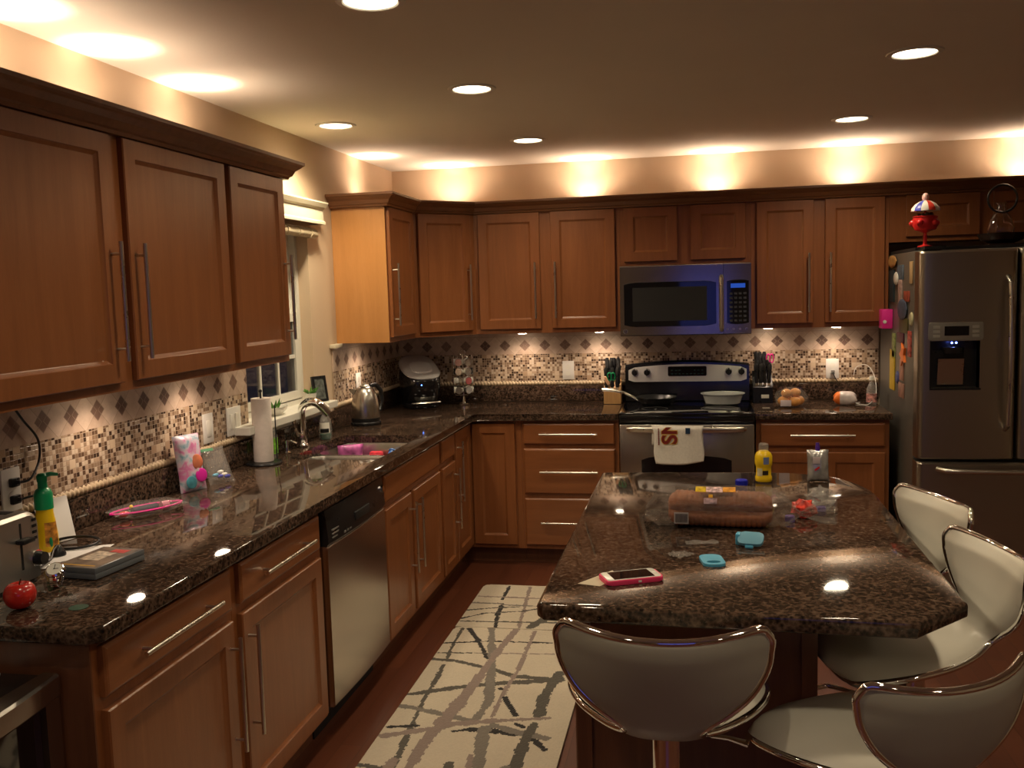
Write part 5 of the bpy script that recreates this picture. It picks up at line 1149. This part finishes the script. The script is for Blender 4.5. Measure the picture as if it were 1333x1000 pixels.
b = bm_new(); rs = [supr(.119, .139, .246), supr(.121, .141, .262), supr(.112, .130, .276), supr(.088, .106, .284)]; loft(b, rs); shear(b); obj('silver_lid', b, pm('silver_lid', (.72, .70, .67), .25, .35), t, world=False, ang=60)
b = bm_new(); rs = [supr(.070, .060, .2845, cy=-.035), supr(.070, .060, .291, cy=-.035), supr(.058, .050, .295, cy=-.035)]; loft(b, rs); shear(b); obj('top_window', b, pm('silver_top', (.80, .78, .76), .2, .3), t, world=False, ang=60)
b = bm_new(); rs = [[(.100*cos(a), -.118+.026*sin(a)-.05*(1-cos(a)**2)*0, .0345) for a in [2*pi*k/24 for k in range(24)]], [(.095*cos(a), -.118+.022*sin(a), .040) for a in [2*pi*k/24 for k in range(24)]]]; loft(b, rs); obj('drip_tray', b, NICKEL, t, world=False)
b = bm_new(); sphere(b, (-.035, -.1415, .150), .004, 8, 6); obj('power_light', b, pm('blue_led_small', (0, .02, .3), .3, emis=(.1, .25, 1), es=5), t, world=False)
# pod carousel
t = T('pod_carousel', 'chrome pod carousel full of coffee pods right of the coffee maker', 'pod carousel', (.475, -.155, C))
b = bm_new(); lathe(b, [(0, 0), (.045, 0), (.045, .006), (.012, .016), (.008, .05), (0, .05)], (0, 0, 0), 24); obj('foot', b, CHROME, t, world=False)
b = bm_new(); cyl(b, (0, 0, .05), (0, 0, .325), .005, seg=12); tube(b, [(.018*cos(a), 0, .335+.018*sin(a)) for a in [2*pi*k/16 for k in range(16)]], .0025, 8, closed=True); obj('stem', b, CHROME, t, world=False)
pods = []
for k in range(6):
    a = 2*pi*k/6+.3; ca, sa = cos(a), sin(a)
    b = bm_new(); tube(b, [(.010*ca, .010*sa, .315), (.055*ca, .055*sa, .318), (.060*ca, .060*sa, .30), (.060*ca, .060*sa, .075), (.05*ca, .05*sa, .06), (.01*ca, .01*sa, .06)], .0018, 6); cg = obj('wire_column', b, CHROME, t, world=False)
    for j in range(4):
        z = .095+.060*j; b = bm_new(); tube(b, [(.062*ca+.024*(-sa)*cos(q), .062*sa+.024*ca*cos(q), z+.024*sin(q)) for q in [2*pi*m_/16 for m_ in range(16)]], .0014, 6, closed=True); obj('pod_ring', b, CHROME, cg, world=False)
        if (k*5+j*3) % 7 != 2: pods.append((ca, sa, z))
PINKLID = pm('pale_pink_foil', (.60, .38, .36), .25, .4); FOIL = pm('silver_foil', (.7, .68, .65), .2, .9); REDLID = pm('rose_foil', (.45, .12, .12), .3, .4)
p0 = {}
for i, (ca, sa, z) in enumerate(pods):
    mm = (FOIL, PINKLID, CLEARB, REDLID, FOIL)[i % 5]; key = mm.name
    loc = (.475+.062*ca, -.155+.062*sa, C+z); lb = 'small coffee pod held in a ring of the chrome carousel'
    if key not in p0:
        o = T('coffee_pod', lb, 'coffee pod', loc, atan2(sa, ca), 'coffee pods in the carousel')
        b = bm_new(); cyl(b, (.001, 0, 0), (-.036, 0, 0), .0215, .016, 18); obj('cup', b, CERAM if mm is not CLEARB else BLACKP, o, world=False)
        b = bm_new(); cyl(b, (.003, 0, 0), (.0012, 0, 0), .0225, seg=18); obj('foil_lid', b, mm, o, world=False); p0[key] = o
    else: dup(p0[key], loc, atan2(sa, ca))
# knife blocks
def knife_block(x, y, wood, label, scheme, w=.105, h=.20, slant=14):
    t = T('knife_block', label, 'knife block', (x, y, C))
    S_ = Matrix.Translation((x, y, C)); d = .10
    b = bm_new(); loft(b, [[(-w/2, -d/2-.01, 0), (w/2, -d/2-.01, 0), (w/2, d/2, 0), (-w/2, d/2, 0)], [(-w/2, -d/2-.01, h*.40), (w/2, -d/2-.01, h*.40), (w/2, d/2, h*.78), (-w/2, d/2, h*.78)]]); b.transform(S_); obj('block', b, wood, t, smooth=False)
    return t
def knife(x, y, z, ln, w, mat, label, lean=8, side=0, grp=None):
    o = T('kitchen_knife', label, 'knife', (x, y, z)); 
    M_ = Matrix.Rotation(radians(-lean), 4, 'X') @ Matrix.Rotation(radians(side), 4, 'Y')
    b = bm_new(); rs = []
    for f, ww in ((0, .7), (.1, 1), (.35, .8), (.6, .95), (.85, 1.15), (1, .7)): rs.append([(w*ww*cos(a), w*.6*ww*sin(a), ln*f) for a in [2*pi*k/10 for k in range(10)]])
    loft(b, rs); b.transform(M_); obj('handle', b, mat, o, world=False)
    b = bm_new(); box(b, -w*.7, w*.7, -.0012, .0012, -.014, .001); b.transform(M_); obj('bolster', b, NICKEL, o, world=False, smooth=False)
    if grp: o['group'] = grp
    return o
GL = 'black handled kitchen knife in the wooden knife block'; GR = 'black handled kitchen knife in the black knife block'
def fill(cx, cy, h, d, label, grp, rows):
    first = None
    for fy, xs, ln in rows:
        zt = C+h*(.40+.38*((fy+d/2+.01)/(d+.01)))
        for i, fx in enumerate(xs):
            l = (cx+fx, cy+fy, zt+.014)
            k = knife(*l, ln, .0125, BLACKP, label, 8, 0, grp) if first is None else dup(first, l, random.uniform(-.5, .5))
            if first is None: first = k
t = knife_block(1.435, -.125, W_BLOCK, 'pale wooden knife block left of the range', 0)
fill(1.435, -.125, .20, .10, GL, 'knives in the wooden block', ((.032, (-.038, -.016, .008, .034), .125), (.005, (-.036, -.012, .028), .115), (-.024, (-.038, .036), .095), (-.048, (-.036, .0, .03), .055)))
t = T('kitchen_scissors', 'green handled scissors in the wooden knife block', 'scissors', (1.430, -.165, C+.115))
for s in (-1, 1):
    b = bm_new(); tube(b, [(s*.011+.012*cos(a), -.004, .055+.024*sin(a)) for a in [2*pi*k/18 for k in range(18)]], .0042, 8, closed=True); obj('finger_loop', b, GREEN, t, world=False)
b = bm_new(); box(b, -.006, .006, -.0065, -.0015, -.004, .034); obj('blades', b, NICKEL, t, world=False, smooth=False)
b = bm_new(); q = bm_new(); lathe(q, [(0, 0), (.010, .002), (.012, .02), (.008, .055), (0, .06)], (0, 0, 0), 12, 1, .7); q.transform(Matrix.Rotation(radians(-22), 4, 'Y')); q.transform(Matrix.Translation((1.412, -.170, C+.118))); merge(b, q); top('peeler', b, pm('peach_plastic', (.75, .42, .26), .4), 'peach handled tool in the front of the wooden knife block', 'peeler', (1.405, -.17, C+.115))
t = knife_block(2.345, -.125, BLACKP, 'black knife block with a white label right of the range', 1, .115, .24)
b = bm_new(); box(b, -.010, .035, -.0625, -.0605, .030, .052, .0005); obj('label_plate', b, CERAM, t, world=False)
fill(2.345, -.125, .24, .10, GR, 'knives in the black block', ((.032, (-.034, -.010, .014), .12), (.005, (-.036, -.012, .012), .11), (-.024, (-.038, -.014, .010, .034), .085), (-.048, (-.036, -.012, .012, .036), .065)))
t = T('kitchen_scissors', 'magenta handled scissors in the black knife block', 'scissors', (2.392, -.105, C+.165))
for s in (-1, 1):
    b = bm_new(); tube(b, [(s*.010+.011*cos(a), 0, .10+.026*sin(a)) for a in [2*pi*k/18 for k in range(18)]], .004, 8, closed=True); obj('finger_loop', b, HOTPINK, t, world=False)
b = bm_new(); box(b, -.006, .006, -.0025, .0025, -.004, .08); obj('blades', b, NICKEL, t, world=False, smooth=False)
# bag of rolls, candy bag, bottle right of the range
BUN = pm('golden_bun', (.80, .34, .07), .45, var=.3, vscale=18, coat=.3)
t = T('bag_of_rolls', 'clear bag of golden bread rolls beside the black knife block', 'bag of bread rolls', (2.485, -.36, C))
for x, y, z, r in ((-.035, .0, .034, .034), (.025, -.02, .033, .033), (.05, .03, .034, .033), (-.01, .04, .035, .034), (-.02, -.005, .080, .030), (.03, .01, .082, .031)):
    b = bm_new(); sphere(b, (x, y, z), r, 16, 10, (1.05, 1, .85)); obj('bread_roll', b, BUN, t, world=False)
import mathutils.noise as mno
def blobfilm(t, cx, cy, cz, rx, ry, rz_, seed, mat=CLEAR, amp=.10):
    b = bm_new(); sphere(b, (0, 0, 0), 1, 26, 16)
    for v in b.verts:
        n_ = 1+amp*mno.noise(v.co*2.2+Vector((seed, 0, 0)))+amp*.5*mno.noise(v.co*6+Vector((0, seed, 0)))
        v.co = Vector((v.co.x*rx*n_+cx, v.co.y*ry*n_+cy, max(.0008, v.co.z*rz_*n_+cz)))
    return obj('film', b, mat, t, world=False, ang=25)
blobfilm(t, .005, .005, .053, .094, .082, .060, 1.5)
b = bm_new(); box(b, -.060, .0, -.079, -.077, .012, .048, .0005); obj('white_label', b, pm('pale_lilac_label', (.62, .52, .55), .4), t, world=False)
t = T('candy_bag', 'small orange and white bag lying by the outlet right of the range', 'snack bag', (2.80, -.30, C), radians(-8))
b = pouch_bm(.135, .09, .075, seed=4); b.transform(Matrix.Rotation(radians(-80), 4, 'X') @ Matrix.Translation((0, 0, -.045))); zm = min(v.co.z for v in b.verts); b.transform(Matrix.Translation((0, 0, -zm+.0005)))
for f in b.faces:
    if sum(v.co.x for v in f.verts)/len(f.verts) < -.030: f.material_index = 1
obj('film', b, [pm('white_film', (.70, .62, .60), .25, var=.2), ORANGE], t, world=False, ang=80)
b = bm_new(); sphere(b, (.0, -.03, .045), .014, 12, 8, (1, .4, 1)); obj('print_mark', b, pm('rose_print', (.55, .25, .25), .4), t, world=False)
t = T('medicine_bottle', 'small clear bottle with white cap and red label next to the fridge', 'bottle', (2.955, -.25, C))
b = bm_new(); lathe(b, [(0, 0), (.026, 0), (.029, .006), (.029, .085), (.018, .115), (.011, .125), (.011, .14), (0, .14)], (0, 0, 0), 24); obj('bottle', b, CLEARB, t, world=False)
b = bm_new(); lathe(b, [(0, .1402), (.014, .1402), (.014, .160), (.012, .163), (0, .163)], (0, 0, 0), 18); obj('cap', b, CERAM, t, world=False)
b = bm_new(); lathe(b, [(.0297, .012), (.0297, .062), (.0293, .062), (.0293, .012)], (0, 0, 0), 24); obj('label_wrap', b, pm('red_white_print', (.60, .25, .22), .4, var=.9, vscale=45), t, world=False)
P = [(2.90, -.20, C+.004), (2.87, -.24, C+.004), (2.93, -.30, C+.005), (2.985, -.22, C+.06), (2.99, -.12, C+.16), (2.955, -.07, C+.215), (2.90, -.055, C+.20), (2.885, -.06, C+.15)]
cord(P, .0016, 'thin pale wire looping up behind the small bottle', P[0], 8, WHITEPL)

# ---------------------------------------------------------------- island things
# loaf of bread
t = T('bread_loaf', 'bagged loaf of sliced brown bread lying on the island', 'loaf of bread', (2.015, -3.165, C), radians(-2))
CR = pm('bread_crust', (.34, .115, .045), .6, var=.35, vscale=14)
b = bm_new(); rs = []; L = .30; n = 60
for i in range(n+1):
    x = -L/2+L*i/n; e = min(1, min(i, n-i)/7+.30)**.42; g = 1-.045*(i % 3 == 0); wv = 1+.02*sin(x*31)
    P = []
    for k in range(60):
        a = 2*pi*k/60; cx = .054*abs(cos(a))**.6*(1 if cos(a) > 0 else -1); cz = .050*abs(sin(a))**.62*(1 if sin(a) > 0 else -1)
        m_ = 1-.24*math.exp(-((cz-.002)/.010)**2)
        P.append((x, cx*e*g*m_*wv, .0525+cz*e*g*wv))
    rs.append(P)
loft(b, rs); obj('sliced_bread', b, CR, t, world=False, ang=50)
b = bm_new(); rs = []; n = 44
st_ = [(-.222, .012, .012, .040), (-.205, .030, .028, .045), (-.188, .040, .044, .052), (-.172, .055, .056, .0575), (-.155, .060, .057, .0585), (0, .061, .058, .060), (.13, .060, .058, .060), (.160, .056, .054, .058), (.185, .045, .042, .052), (.205, .028, .026, .045), (.222, .012, .012, .042), (.232, .006, .006, .042), (.245, .008, .012, .044), (.270, .020, .022, .046), (.305, .032, .030, .048), (.330, .036, .034, .050)]
st_ = catmull(st_, 3)
for i, (x, ry, rz_, zc) in enumerate(st_):
    P = []
    for k in range(n):
        a = 2*pi*k/n; w_ = 1+.05*mno.noise(Vector((x*38, cos(a)*2.5, sin(a)*2.5)))+(.16*sin(a*7+x*20) if abs(x) > .175 else 0)
        P.append((x, ry*w_*abs(cos(a))**.8*(1 if cos(a) > 0 else -1), max(.0008, zc+rz_*w_*abs(sin(a))**.8*(1 if sin(a) > 0 else -1))))
    rs.append(P)
loft(b, rs, cap=False); BAGF = pm('bag_film', (.32, .28, .24), .07, 0, 1, alpha=.27, coat=.6); bump(BAGF.node_tree, BAGF.node_tree.nodes['Principled BSDF'], noise(BAGF.node_tree, mapping(BAGF.node_tree, 'Object', (2, 6, 6)), 9, 3, .6, 1.2), 1, .02); obj('bag_film', b, BAGF, t, world=False, ang=30)
def lab(x0, x1, y, z0, z1, mat, nm):   # label panel hugging the top front of the bag
    b = bm_new(); rs = []
    for i in range(7):
        f = i/6; a = z0+(z1-z0)*f; rs.append([(x0, -.0625*abs(cos(a))**.7, .060+.0595*sin(a)**.75), (x1, -.0625*abs(cos(a))**.7, .060+.0595*sin(a)**.75), (x1, -.0618*abs(cos(a))**.7, .060+.0588*sin(a)**.75), (x0, -.0618*abs(cos(a))**.7, .060+.0588*sin(a)**.75)])
    loft(b, rs); return obj(nm, b, mat, t, world=False)
lab(-.070, -.040, 0, .95, 1.5, pm('yellow_label', (.80, .48, .02), .4, var=.5, vscale=60), 'yellow_print'); lab(-.0395, .008, 0, .92, 1.5, pm('white_red_label', (.70, .42, .42), .4, var=.7, vscale=90), 'white_print'); lab(.0085, .045, 0, .98, 1.5, pm('orange_label', (.75, .30, .03), .4, var=.5, vscale=60), 'orange_print')
lab(-.046, -.008, 0, .22, .52, pm('pale_label', (.50, .34, .36), .4, var=.5, vscale=90), 'front_label'); lab(-.032, -.020, 0, .55, .75, pm('yellow_small', (.7, .35, .02), .4), 'small_emblem')
b = bm_new(); box(b, -.132, -.090, -.0640, -.0625, .018, .052); obj('barcode_panel', b, pm('grey_white_panel', (.42, .36, .33), .4), t, world=False, smooth=False)
b = bm_new()
for k in range(14): box(b, -.128+.0026*k, -.1268+.0026*k, -.0648, -.0641, .022, .048)
obj('barcode', b, BLACKM, t, world=False, smooth=False)
# crumpled red wrapper at the bag tail
b = bm_new(); sphere(b, (0, 0, 0), 1, 16, 10)
for v in b.verts:
    n_ = 1+.45*mno.noise(v.co*2.5); v.co = Vector((2.268+v.co.x*.036*n_, -3.05+v.co.y*.026*n_, max(C+.001, C+.026+v.co.z*.028*n_)))
top('candy_wrapper', b, pm('red_wrapper', (.65, .05, .03), .3, var=.7, vscale=50), 'crumpled red and orange wrapper at the tail of the bread bag', 'wrapper', (2.268, -3.05, C), ang=20)
def cap(name, x, y, r, h, mat, label, cat='bottle cap'):
    t = T(name, label, cat, (x, y, C)); b = bm_new(); lathe(b, [(0, 0), (r, 0), (r, h*.9), (r*.92, h), (0, h)], (0, 0, 0), 24); obj('shell', b, mat, t, world=False)
    b = bm_new(); n = 24
    for k in range(n): a = 2*pi*k/n; cyl(b, (r*cos(a), r*sin(a), h*.12), (r*cos(a), r*sin(a), h*.82), r*.05, seg=5)
    obj('ribs', b, mat, t, world=False); return t
cap('bottle_cap', 2.105, -2.58, .021, .020, BLUE, 'blue bottle cap on the island behind the bread')
cap('bottle_cap', 2.222, -3.10, .014, .018, PURPLE, 'small purple cap beside the end of the bread bag')
cap('bottle_cap', 2.330, -2.955, .015, .014, PURPLE, 'dark purple cap under the crumpled clear wrap')
t = T('clear_wrap', 'crumpled clear plastic wrap over a purple cap on the island', 'plastic wrap', (2.335, -2.91, C)); blobfilm(t, 0, 0, .030, .042, .05, .032, 4.4, CLEARB, .45)
scrap(1.96, -3.38, .09, .03, .1, 'thin clear film scrap on the island in front of the bread', 5.1)
scrap(1.905, -3.50, .06, .05, .7, 'small clear film scrap between bread and phone', 7.7)
# yellow bottle
t = T('drink_bottle', 'small yellow drink bottle with a blue label at the back of the island', 'drink bottle', (2.187, -2.50, C))
b = bm_new(); lathe(b, [(0, 0), (.028, 0), (.030, .004), (.030, .016), (.027, .022), (.0265, .05), (.028, .056), (.031, .064), (.031, .092), (.026, .104), (.016, .112), (0, .113)], (0, 0, 0), 30); obj('bottle', b, YELLOW, t, world=False)
b = bm_new(); lathe(b, [(.0165, .112), (.0175, .114), (.0175, .136), (.014, .139), (0, .139)], (0, 0, 0), 24); obj('clear_cap', b, CLEARB, t, world=False)
def wrap(t, r, a0, a1, z0, z1, mat, nm, n=8):
    b = bm_new(); rs = []
    for i in range(n+1): a = a0+(a1-a0)*i/n; rs.append([(r*cos(a), r*sin(a), z0), (r*cos(a), r*sin(a), z1), ((r-.001)*cos(a), (r-.001)*sin(a), z1), ((r-.001)*cos(a), (r-.001)*sin(a), z0)])
    loft(b, rs); return obj(nm, b, mat, t, world=False)
wrap(t, .0318, -1.65, -1.0, .066, .092, pm('pale_blue_print', (.16, .20, .38), .4), 'blue_label'); wrap(t, .0278, -1.75, -1.0, .026, .042, pm('dark_brown_print', (.03, .02, .01), .4), 'dark_label'); wrap(t, .0277, -2.6, -1.8, .022, .050, pm('cream_print', (.62, .56, .35), .4), 'cream_label')
# foil pouch
t, ML = pouch('drink_pouch', 'silver drink pouch with a purple spout at the back of the island', 'drink pouch', (2.378, -2.50, C), radians(6), radians(-5), .078, .115, .040, pm('silver_pouch', (.46, .45, .43), .25, .5, var=.3, vscale=30), 14)
b = bm_new(); cyl(b, (0, 0, .112), (0, 0, .128), .008, seg=14); cyl(b, (0, 0, .128), (0, 0, .140), .0065, seg=14); b.transform(ML); obj('spout', b, PURPLE, t, world=False)
b = bm_new(); box(b, -.022, .004, -.0215, -.020, .066, .090, .0003); b.transform(ML); obj('pale_patch', b, pm('pinkish_print', (.55, .46, .46), .4), t, world=False)
b = bm_new(); q = bm_new(); box(q, -.010, .010, -.0009, 0, -.003, .003); q.transform(Matrix.Rotation(radians(-35), 4, 'Y')); merge(b, q, Matrix.Translation((-.008, -.0215, .048))); b.transform(ML); obj('red_mark', b, RED, t, world=False, smooth=False)
# phone
t = T('smartphone', 'white smartphone in a bright pink case lying on the island', 'smartphone', (1.786, -3.713, C), radians(24))
b = bm_new(); prism(b, rrect(-.073, .073, -.038, .038, .012), 0, .0115, .003); obj('case', b, PINK, t, world=False)
b = bm_new(); prism(b, rrect(-.069, .069, -.034, .034, .009), .0116, .0128, .0004); f_ = obj('front_panel', b, CERAM, t, world=False)
b = bm_new(); box(b, -.052, .052, -.030, .030, .0129, .0132); obj('screen', b, BLACKG, f_, world=False, smooth=False)
b = bm_new(); cyl(b, (.0605, 0, .0129), (.0605, 0, .0131), .0055, seg=20); obj('home_button', b, WHITEPL, f_, world=False)
b = bm_new(); box(b, .006, .014, -.0388, -.0378, .003, .008); obj('port_opening', b, WHITEPL, t, world=False, smooth=False)
sheet([(1.66, -3.76), (1.735, -3.645), (1.76, -3.70), (1.715, -3.775)], C-.0003, 'small yellowish paper sticking out from under the phone', pm('buff_paper', (.58, .50, .36), .8), .0005)
# two blue lids
t = T('oval_tag', 'light blue oval tag with a hole lying in front of the bread', 'plastic lid', (1.985, -3.545, C), radians(-80))
b = bm_new(); O = rrect(-.047, .047, -.029, .029, .022, 8); H = [(.022+.013*cos(-a), .019*sin(-a)) for a in [2*pi*k/36 for k in range(36)]]
H = [(.022+.011*cos(2*pi*k/36), .018*sin(2*pi*k/36)) for k in range(36)]; O2 = O[:]
def ringplate(b, O, H, z0, z1):
    n = len(O); m = len(H); cx = 0
    import itertools
    def resamp(P, N):
        out = []
        for i in range(N):
            a = 2*pi*i/N; best = None
            out.append(a)
        return out
    N = 48
    def ray(P, a, c):
        d = Vector((cos(a), sin(a))); c = Vector(c); bt = 0
        for i in range(len(P)):
            p, q = Vector(P[i]), Vector(P[(i+1) % len(P)]); e = q-p; den = d.x*e.y-d.y*e.x
            if abs(den) < 1e-12: continue
            w = p-c; tt = (w.x*e.y-w.y*e.x)/den; ss = (w.x*d.y-w.y*d.x)/den
            if tt > 0 and -1e-6 <= ss <= 1+1e-6: bt = max(bt, tt)
        return c+d*bt
    c = (.022, 0); o_ = [ray(O, 2*pi*i/N, c) for i in range(N)]; h_ = [ray(H, 2*pi*i/N, c) for i in range(N)]
    R4 = [[b.verts.new((p.x, p.y, z)) for p in P] for P, z in ((o_, z0), (o_, z1), (h_, z1), (h_, z0))]
    for k in range(4):
        A, B = R4[k], R4[(k+1) % 4]
        for i in range(N): b.faces.new((A[i], A[(i+1) % N], B[(i+1) % N], B[i]))
ringplate(b, O, H, 0, .007); obj('plate', b, TEAL, t, world=False)
t = T('flip_lid', 'light blue flip lid with a clip resting near the end of the bread', 'plastic lid', (2.092, -3.385, C+.004), radians(-12))
b = bm_new(); prism(b, rrect(-.034, .034, -.024, .024, .014, 6), 0, .010, .002); b.transform(Matrix.Translation((0, 0, .012)) @ Matrix.Rotation(radians(28), 4, 'X')); obj('plate', b, pm('dusty_blue', (.14, .34, .46), .4), t, world=False)
b = bm_new(); box(b, -.042, -.030, -.004, .026, -.0035, .028, .003); obj('clip', b, TEAL, t, world=False); b = bm_new(); box(b, -.012, .010, -.030, -.018, -.0035, .004, .002); obj('front_tab', b, TEAL, t, world=False)

# ---------------------------------------------------------------- cooler at the end of the left run
t = T('beverage_cooler', 'stainless framed black glass cooler at the near end of the left counter', 'beverage cooler', (.25, -4.48, 0))
b = bm_new(); box(b, .02, .50, -4.78, -4.182, .03, .800, .004); obj('cabinet', b, BLACKE, t)
b = bm_new(); rs = []
for i in range(13):
    y = -4.78+.598*i/12; bow = .022*(1-(2*i/12-1)**2); rs.append([(.501, y, .752), (.535+bow, y, .752), (.540+bow, y, .758), (.540+bow, y, .800), (.534+bow, y, .806), (.501, y, .806)])
loft(b, rs); dd = obj('top_rail', b, STEELV, t)
b = bm_new(); box(b, .501, .536, -4.78, -4.735, .06, .7515); obj('side_stile', b, STEELV, t, smooth=False)
b = bm_new(); box(b, .501, .536, -4.227, -4.182, .06, .7515); obj('side_stile', b, STEELV, t, smooth=False)
b = bm_new(); rs = []
for i in range(13):
    y = -4.7345+.507*i/12; bow = .018*(1-(2*i/12-1)**2); rs.append([(.502, y, .06), (.520+bow, y, .06), (.520+bow, y, .7515), (.502, y, .7515)])
loft(b, rs); obj('glass_door', b, BLACKG, t)
b = bm_new(); box(b, .05, .47, -4.75, -4.2, 0, .0298); obj('plinth', b, BLACKM, t, smooth=False)
sheet([(.30, -4.32), (.44, -4.28), (.40, -4.195), (.30, -4.215)], .8005, 'white paper lying on top of the beverage cooler', None, .004)

# ---------------------------------------------------------------- ceiling lights
def can(x, y, label, first=[None]):
    if first[0] is not None:
        return dup(first[0], (x, y, HC), label=label)
    t = T('recessed_light', label, 'recessed light', (x, y, HC), group='recessed ceiling lights')
    b = bm_new(); lathe(b, [(.074, .010), (.074, -.004), (.078, -.007), (.094, -.005), (.097, -.0005), (.078, -.0005)], (0, 0, 0), 40); obj('trim_ring', b, WHITEP, t, world=False)
    b = bm_new(); lathe(b, [(0, -.0065), (.040, -.0055), (.073, -.002), (.073, -.0006), (0, -.0006)], (0, 0, 0), 40)
    obj('lamp_lens', b, pm('lamp_glow', (1, .95, .8), .4, emis=(1, .86, .62), es=5), t, world=False)
    first[0] = t; return t
CANS = [(1.08, -3.43, 'recessed ceiling light nearest the camera, cut by the top of the frame'), (1.085, -2.262, 'recessed ceiling light in the middle of the left row'), (.287, -1.697, 'recessed ceiling light above the sink window'),
        (1.076, -.94, 'recessed ceiling light at the back end of the left row'), (2.725, -2.321, 'recessed ceiling light nearer the camera on the right side'), (2.72, -.985, 'recessed ceiling light above the space before the fridge')]
for c in CANS: can(*c)
def spot(name, loc, aim, power, ang, col, blend=.6, r=.03):
    l = bpy.data.lights.new(name, 'SPOT'); l.energy = power; l.spot_size = radians(ang); l.spot_blend = blend; l.color = col; l.shadow_soft_size = r
    o = bpy.data.objects.new(name, l); COL.objects.link(o); o.location = loc; o.rotation_euler = (Vector(aim)-Vector(loc)).to_track_quat('-Z', 'Y').to_euler(); return o
CW = (1, .83, .58); PW = (1, .76, .57)
for x, y, _ in CANS: spot('ceiling_lamp', (x, y, HC-.012), (x, y, 0), 22 if x > .5 else 48, 150, CW, .7, .075)
for x, y in ((2.72, -3.45), (1.08, -4.7), (2.72, -4.7), (1.0, -6.6), (3.7, -6.8), (4.3, -5.2)): spot('ceiling_lamp', (x, y, HC-.012), (x, y, 0), 18, 150, CW, .7, .075)  # unseen lamps: rows continued, plus some added to brighten fridge and stool backs
# halogen pucks on top of the cabinets, shining up
UP = [(.135, -3.66), (.135, -3.22), (.135, -2.68), (.12, -.70), (.42, -.14), (1.29, -.11), (2.08, -.11), (2.85, -.12), (3.81, -.11)]
for x, y in UP:
    spot('cabinet_top_lamp', (x, y, UZ1+.02), (x, y, HC), 6.5 if x > .3 else 5, 62, PW, .4, .02)
    spot('cabinet_top_spill', (x, y, UZ1+.02), (x, y, HC), 6.5 if x > .3 else 3.8, 150, PW, .9, .02)
# pucks under the cabinets, shining down
DN = [(.16, -3.30), (.16, -2.72), (.15, -.86), (.87, -.15), (1.36, -.15), (2.38, -.13), (2.77, -.15)]
LENS = pm('puck_glow', (1, .9, .75), .4, emis=(1, .82, .6), es=25)
pk = None
for i, (x, y) in enumerate(DN):
    spot('under_cabinet_lamp', (x, y, UZ0-.016), (x, y, 0), 3.8 if i != 5 else 1.5, 150, PW, .8, .03)
    b = bm_new(); cyl(b, (x, y, UZ0-.0005), (x, y, UZ0-.008), .034, seg=24)
    k = [o for o in bpy.data.objects if o.get('category') == 'upper cabinet' and any(c.name.startswith('body') for c in o.children)]
    k = min(k, key=lambda o: (o.location.x-x)**2+(o.location.y-y)**2+(0 if abs(o.location.z-UZ0) < .01 else 9))
    p = obj('puck_light', b, NICKEL, k); b = bm_new(); cyl(b, (x, y, UZ0-.0082), (x, y, UZ0-.0100), .026, seg=24); obj('puck_lens', b, LENS, p)
for x in (1.60, 2.17): spot('fascia_fill_lamp', (x, -.26, 1.338), (x, -.12, 1.08), .9, 70, PW if x < 2 else (1, .9, .5), .8, .02)  # lamps added under the microwave to brighten the range control fascia
spot('dispenser_lamp', (3.20, -1.03, 1.30), (3.19, -1.0, 1.10), 1.0, 110, (.25, .35, 1), .5, .01)
# unseen television, added as likely source of the microwave's blue reflection
t = T('television', 'unseen television added behind the camera as likely source of blue reflections', 'television', (2.2, -7.35, .55))
b = bm_new(); box(b, 1.67, 2.93, -7.40, -7.35, 1.02, 1.75, .006); obj('casing', b, BLACKP, t)
b = bm_new(); box(b, 1.95, 2.5, -7.46, -7.20, .551, .57); obj('foot', b, BLACKP, t); b = bm_new(); box(b, 2.15, 2.3, -7.42, -7.401, .5705, 1.2); obj('neck', b, BLACKP, t)
b = bm_new(); box(b, 1.70, 2.90, -7.3495, -7.344, 1.05, 1.72); obj('screen', b, pm('blue_screen', (.01, .01, .05), .3, emis=(.16, .20, 1), es=.34), t, smooth=False)
b = bm_new(); box(b, 1.2, 3.2, -7.6, -7.1, 0, .55, .005); top('media_stand', b, W_DARK, 'low dark wood media stand under the television', 'media stand', (2.2, -7.35, 0))

W = bpy.data.worlds.new('w'); S.world = W; W.use_nodes = True; W.node_tree.nodes['Background'].inputs[0].default_value = (.01, .012, .03, 1); W.node_tree.nodes['Background'].inputs[1].default_value = .3

# ---------------------------------------------------------------- camera
yaw, pit, rol = radians(-11.2419), radians(-5.6432), radians(-1.66555)
F = Vector((sin(yaw)*cos(pit), cos(yaw)*cos(pit), sin(pit))); R = Vector((cos(yaw), -sin(yaw), 0)); U = R.cross(F)
R2 = R*cos(rol)+U*sin(rol); U2 = -R*sin(rol)+U*cos(rol)
cd = bpy.data.cameras.new('camera'); cam = bpy.data.objects.new('camera', cd); COL.objects.link(cam)
M = Matrix((R2, U2, -F)).transposed().to_4x4(); M.translation = Vector((1.9480, -5.9576, 1.6272)); cam.matrix_world = M
cd.sensor_width = 36; cd.lens = 1210.9*36/1333; cd.clip_start = .05; cd.clip_end = 60
S.camera = cam
S.view_settings.view_transform = 'Standard'; S.view_settings.look = 'None'; S.view_settings.gamma = 1; S.view_settings.exposure = .76
S.view_settings.use_curve_mapping = False
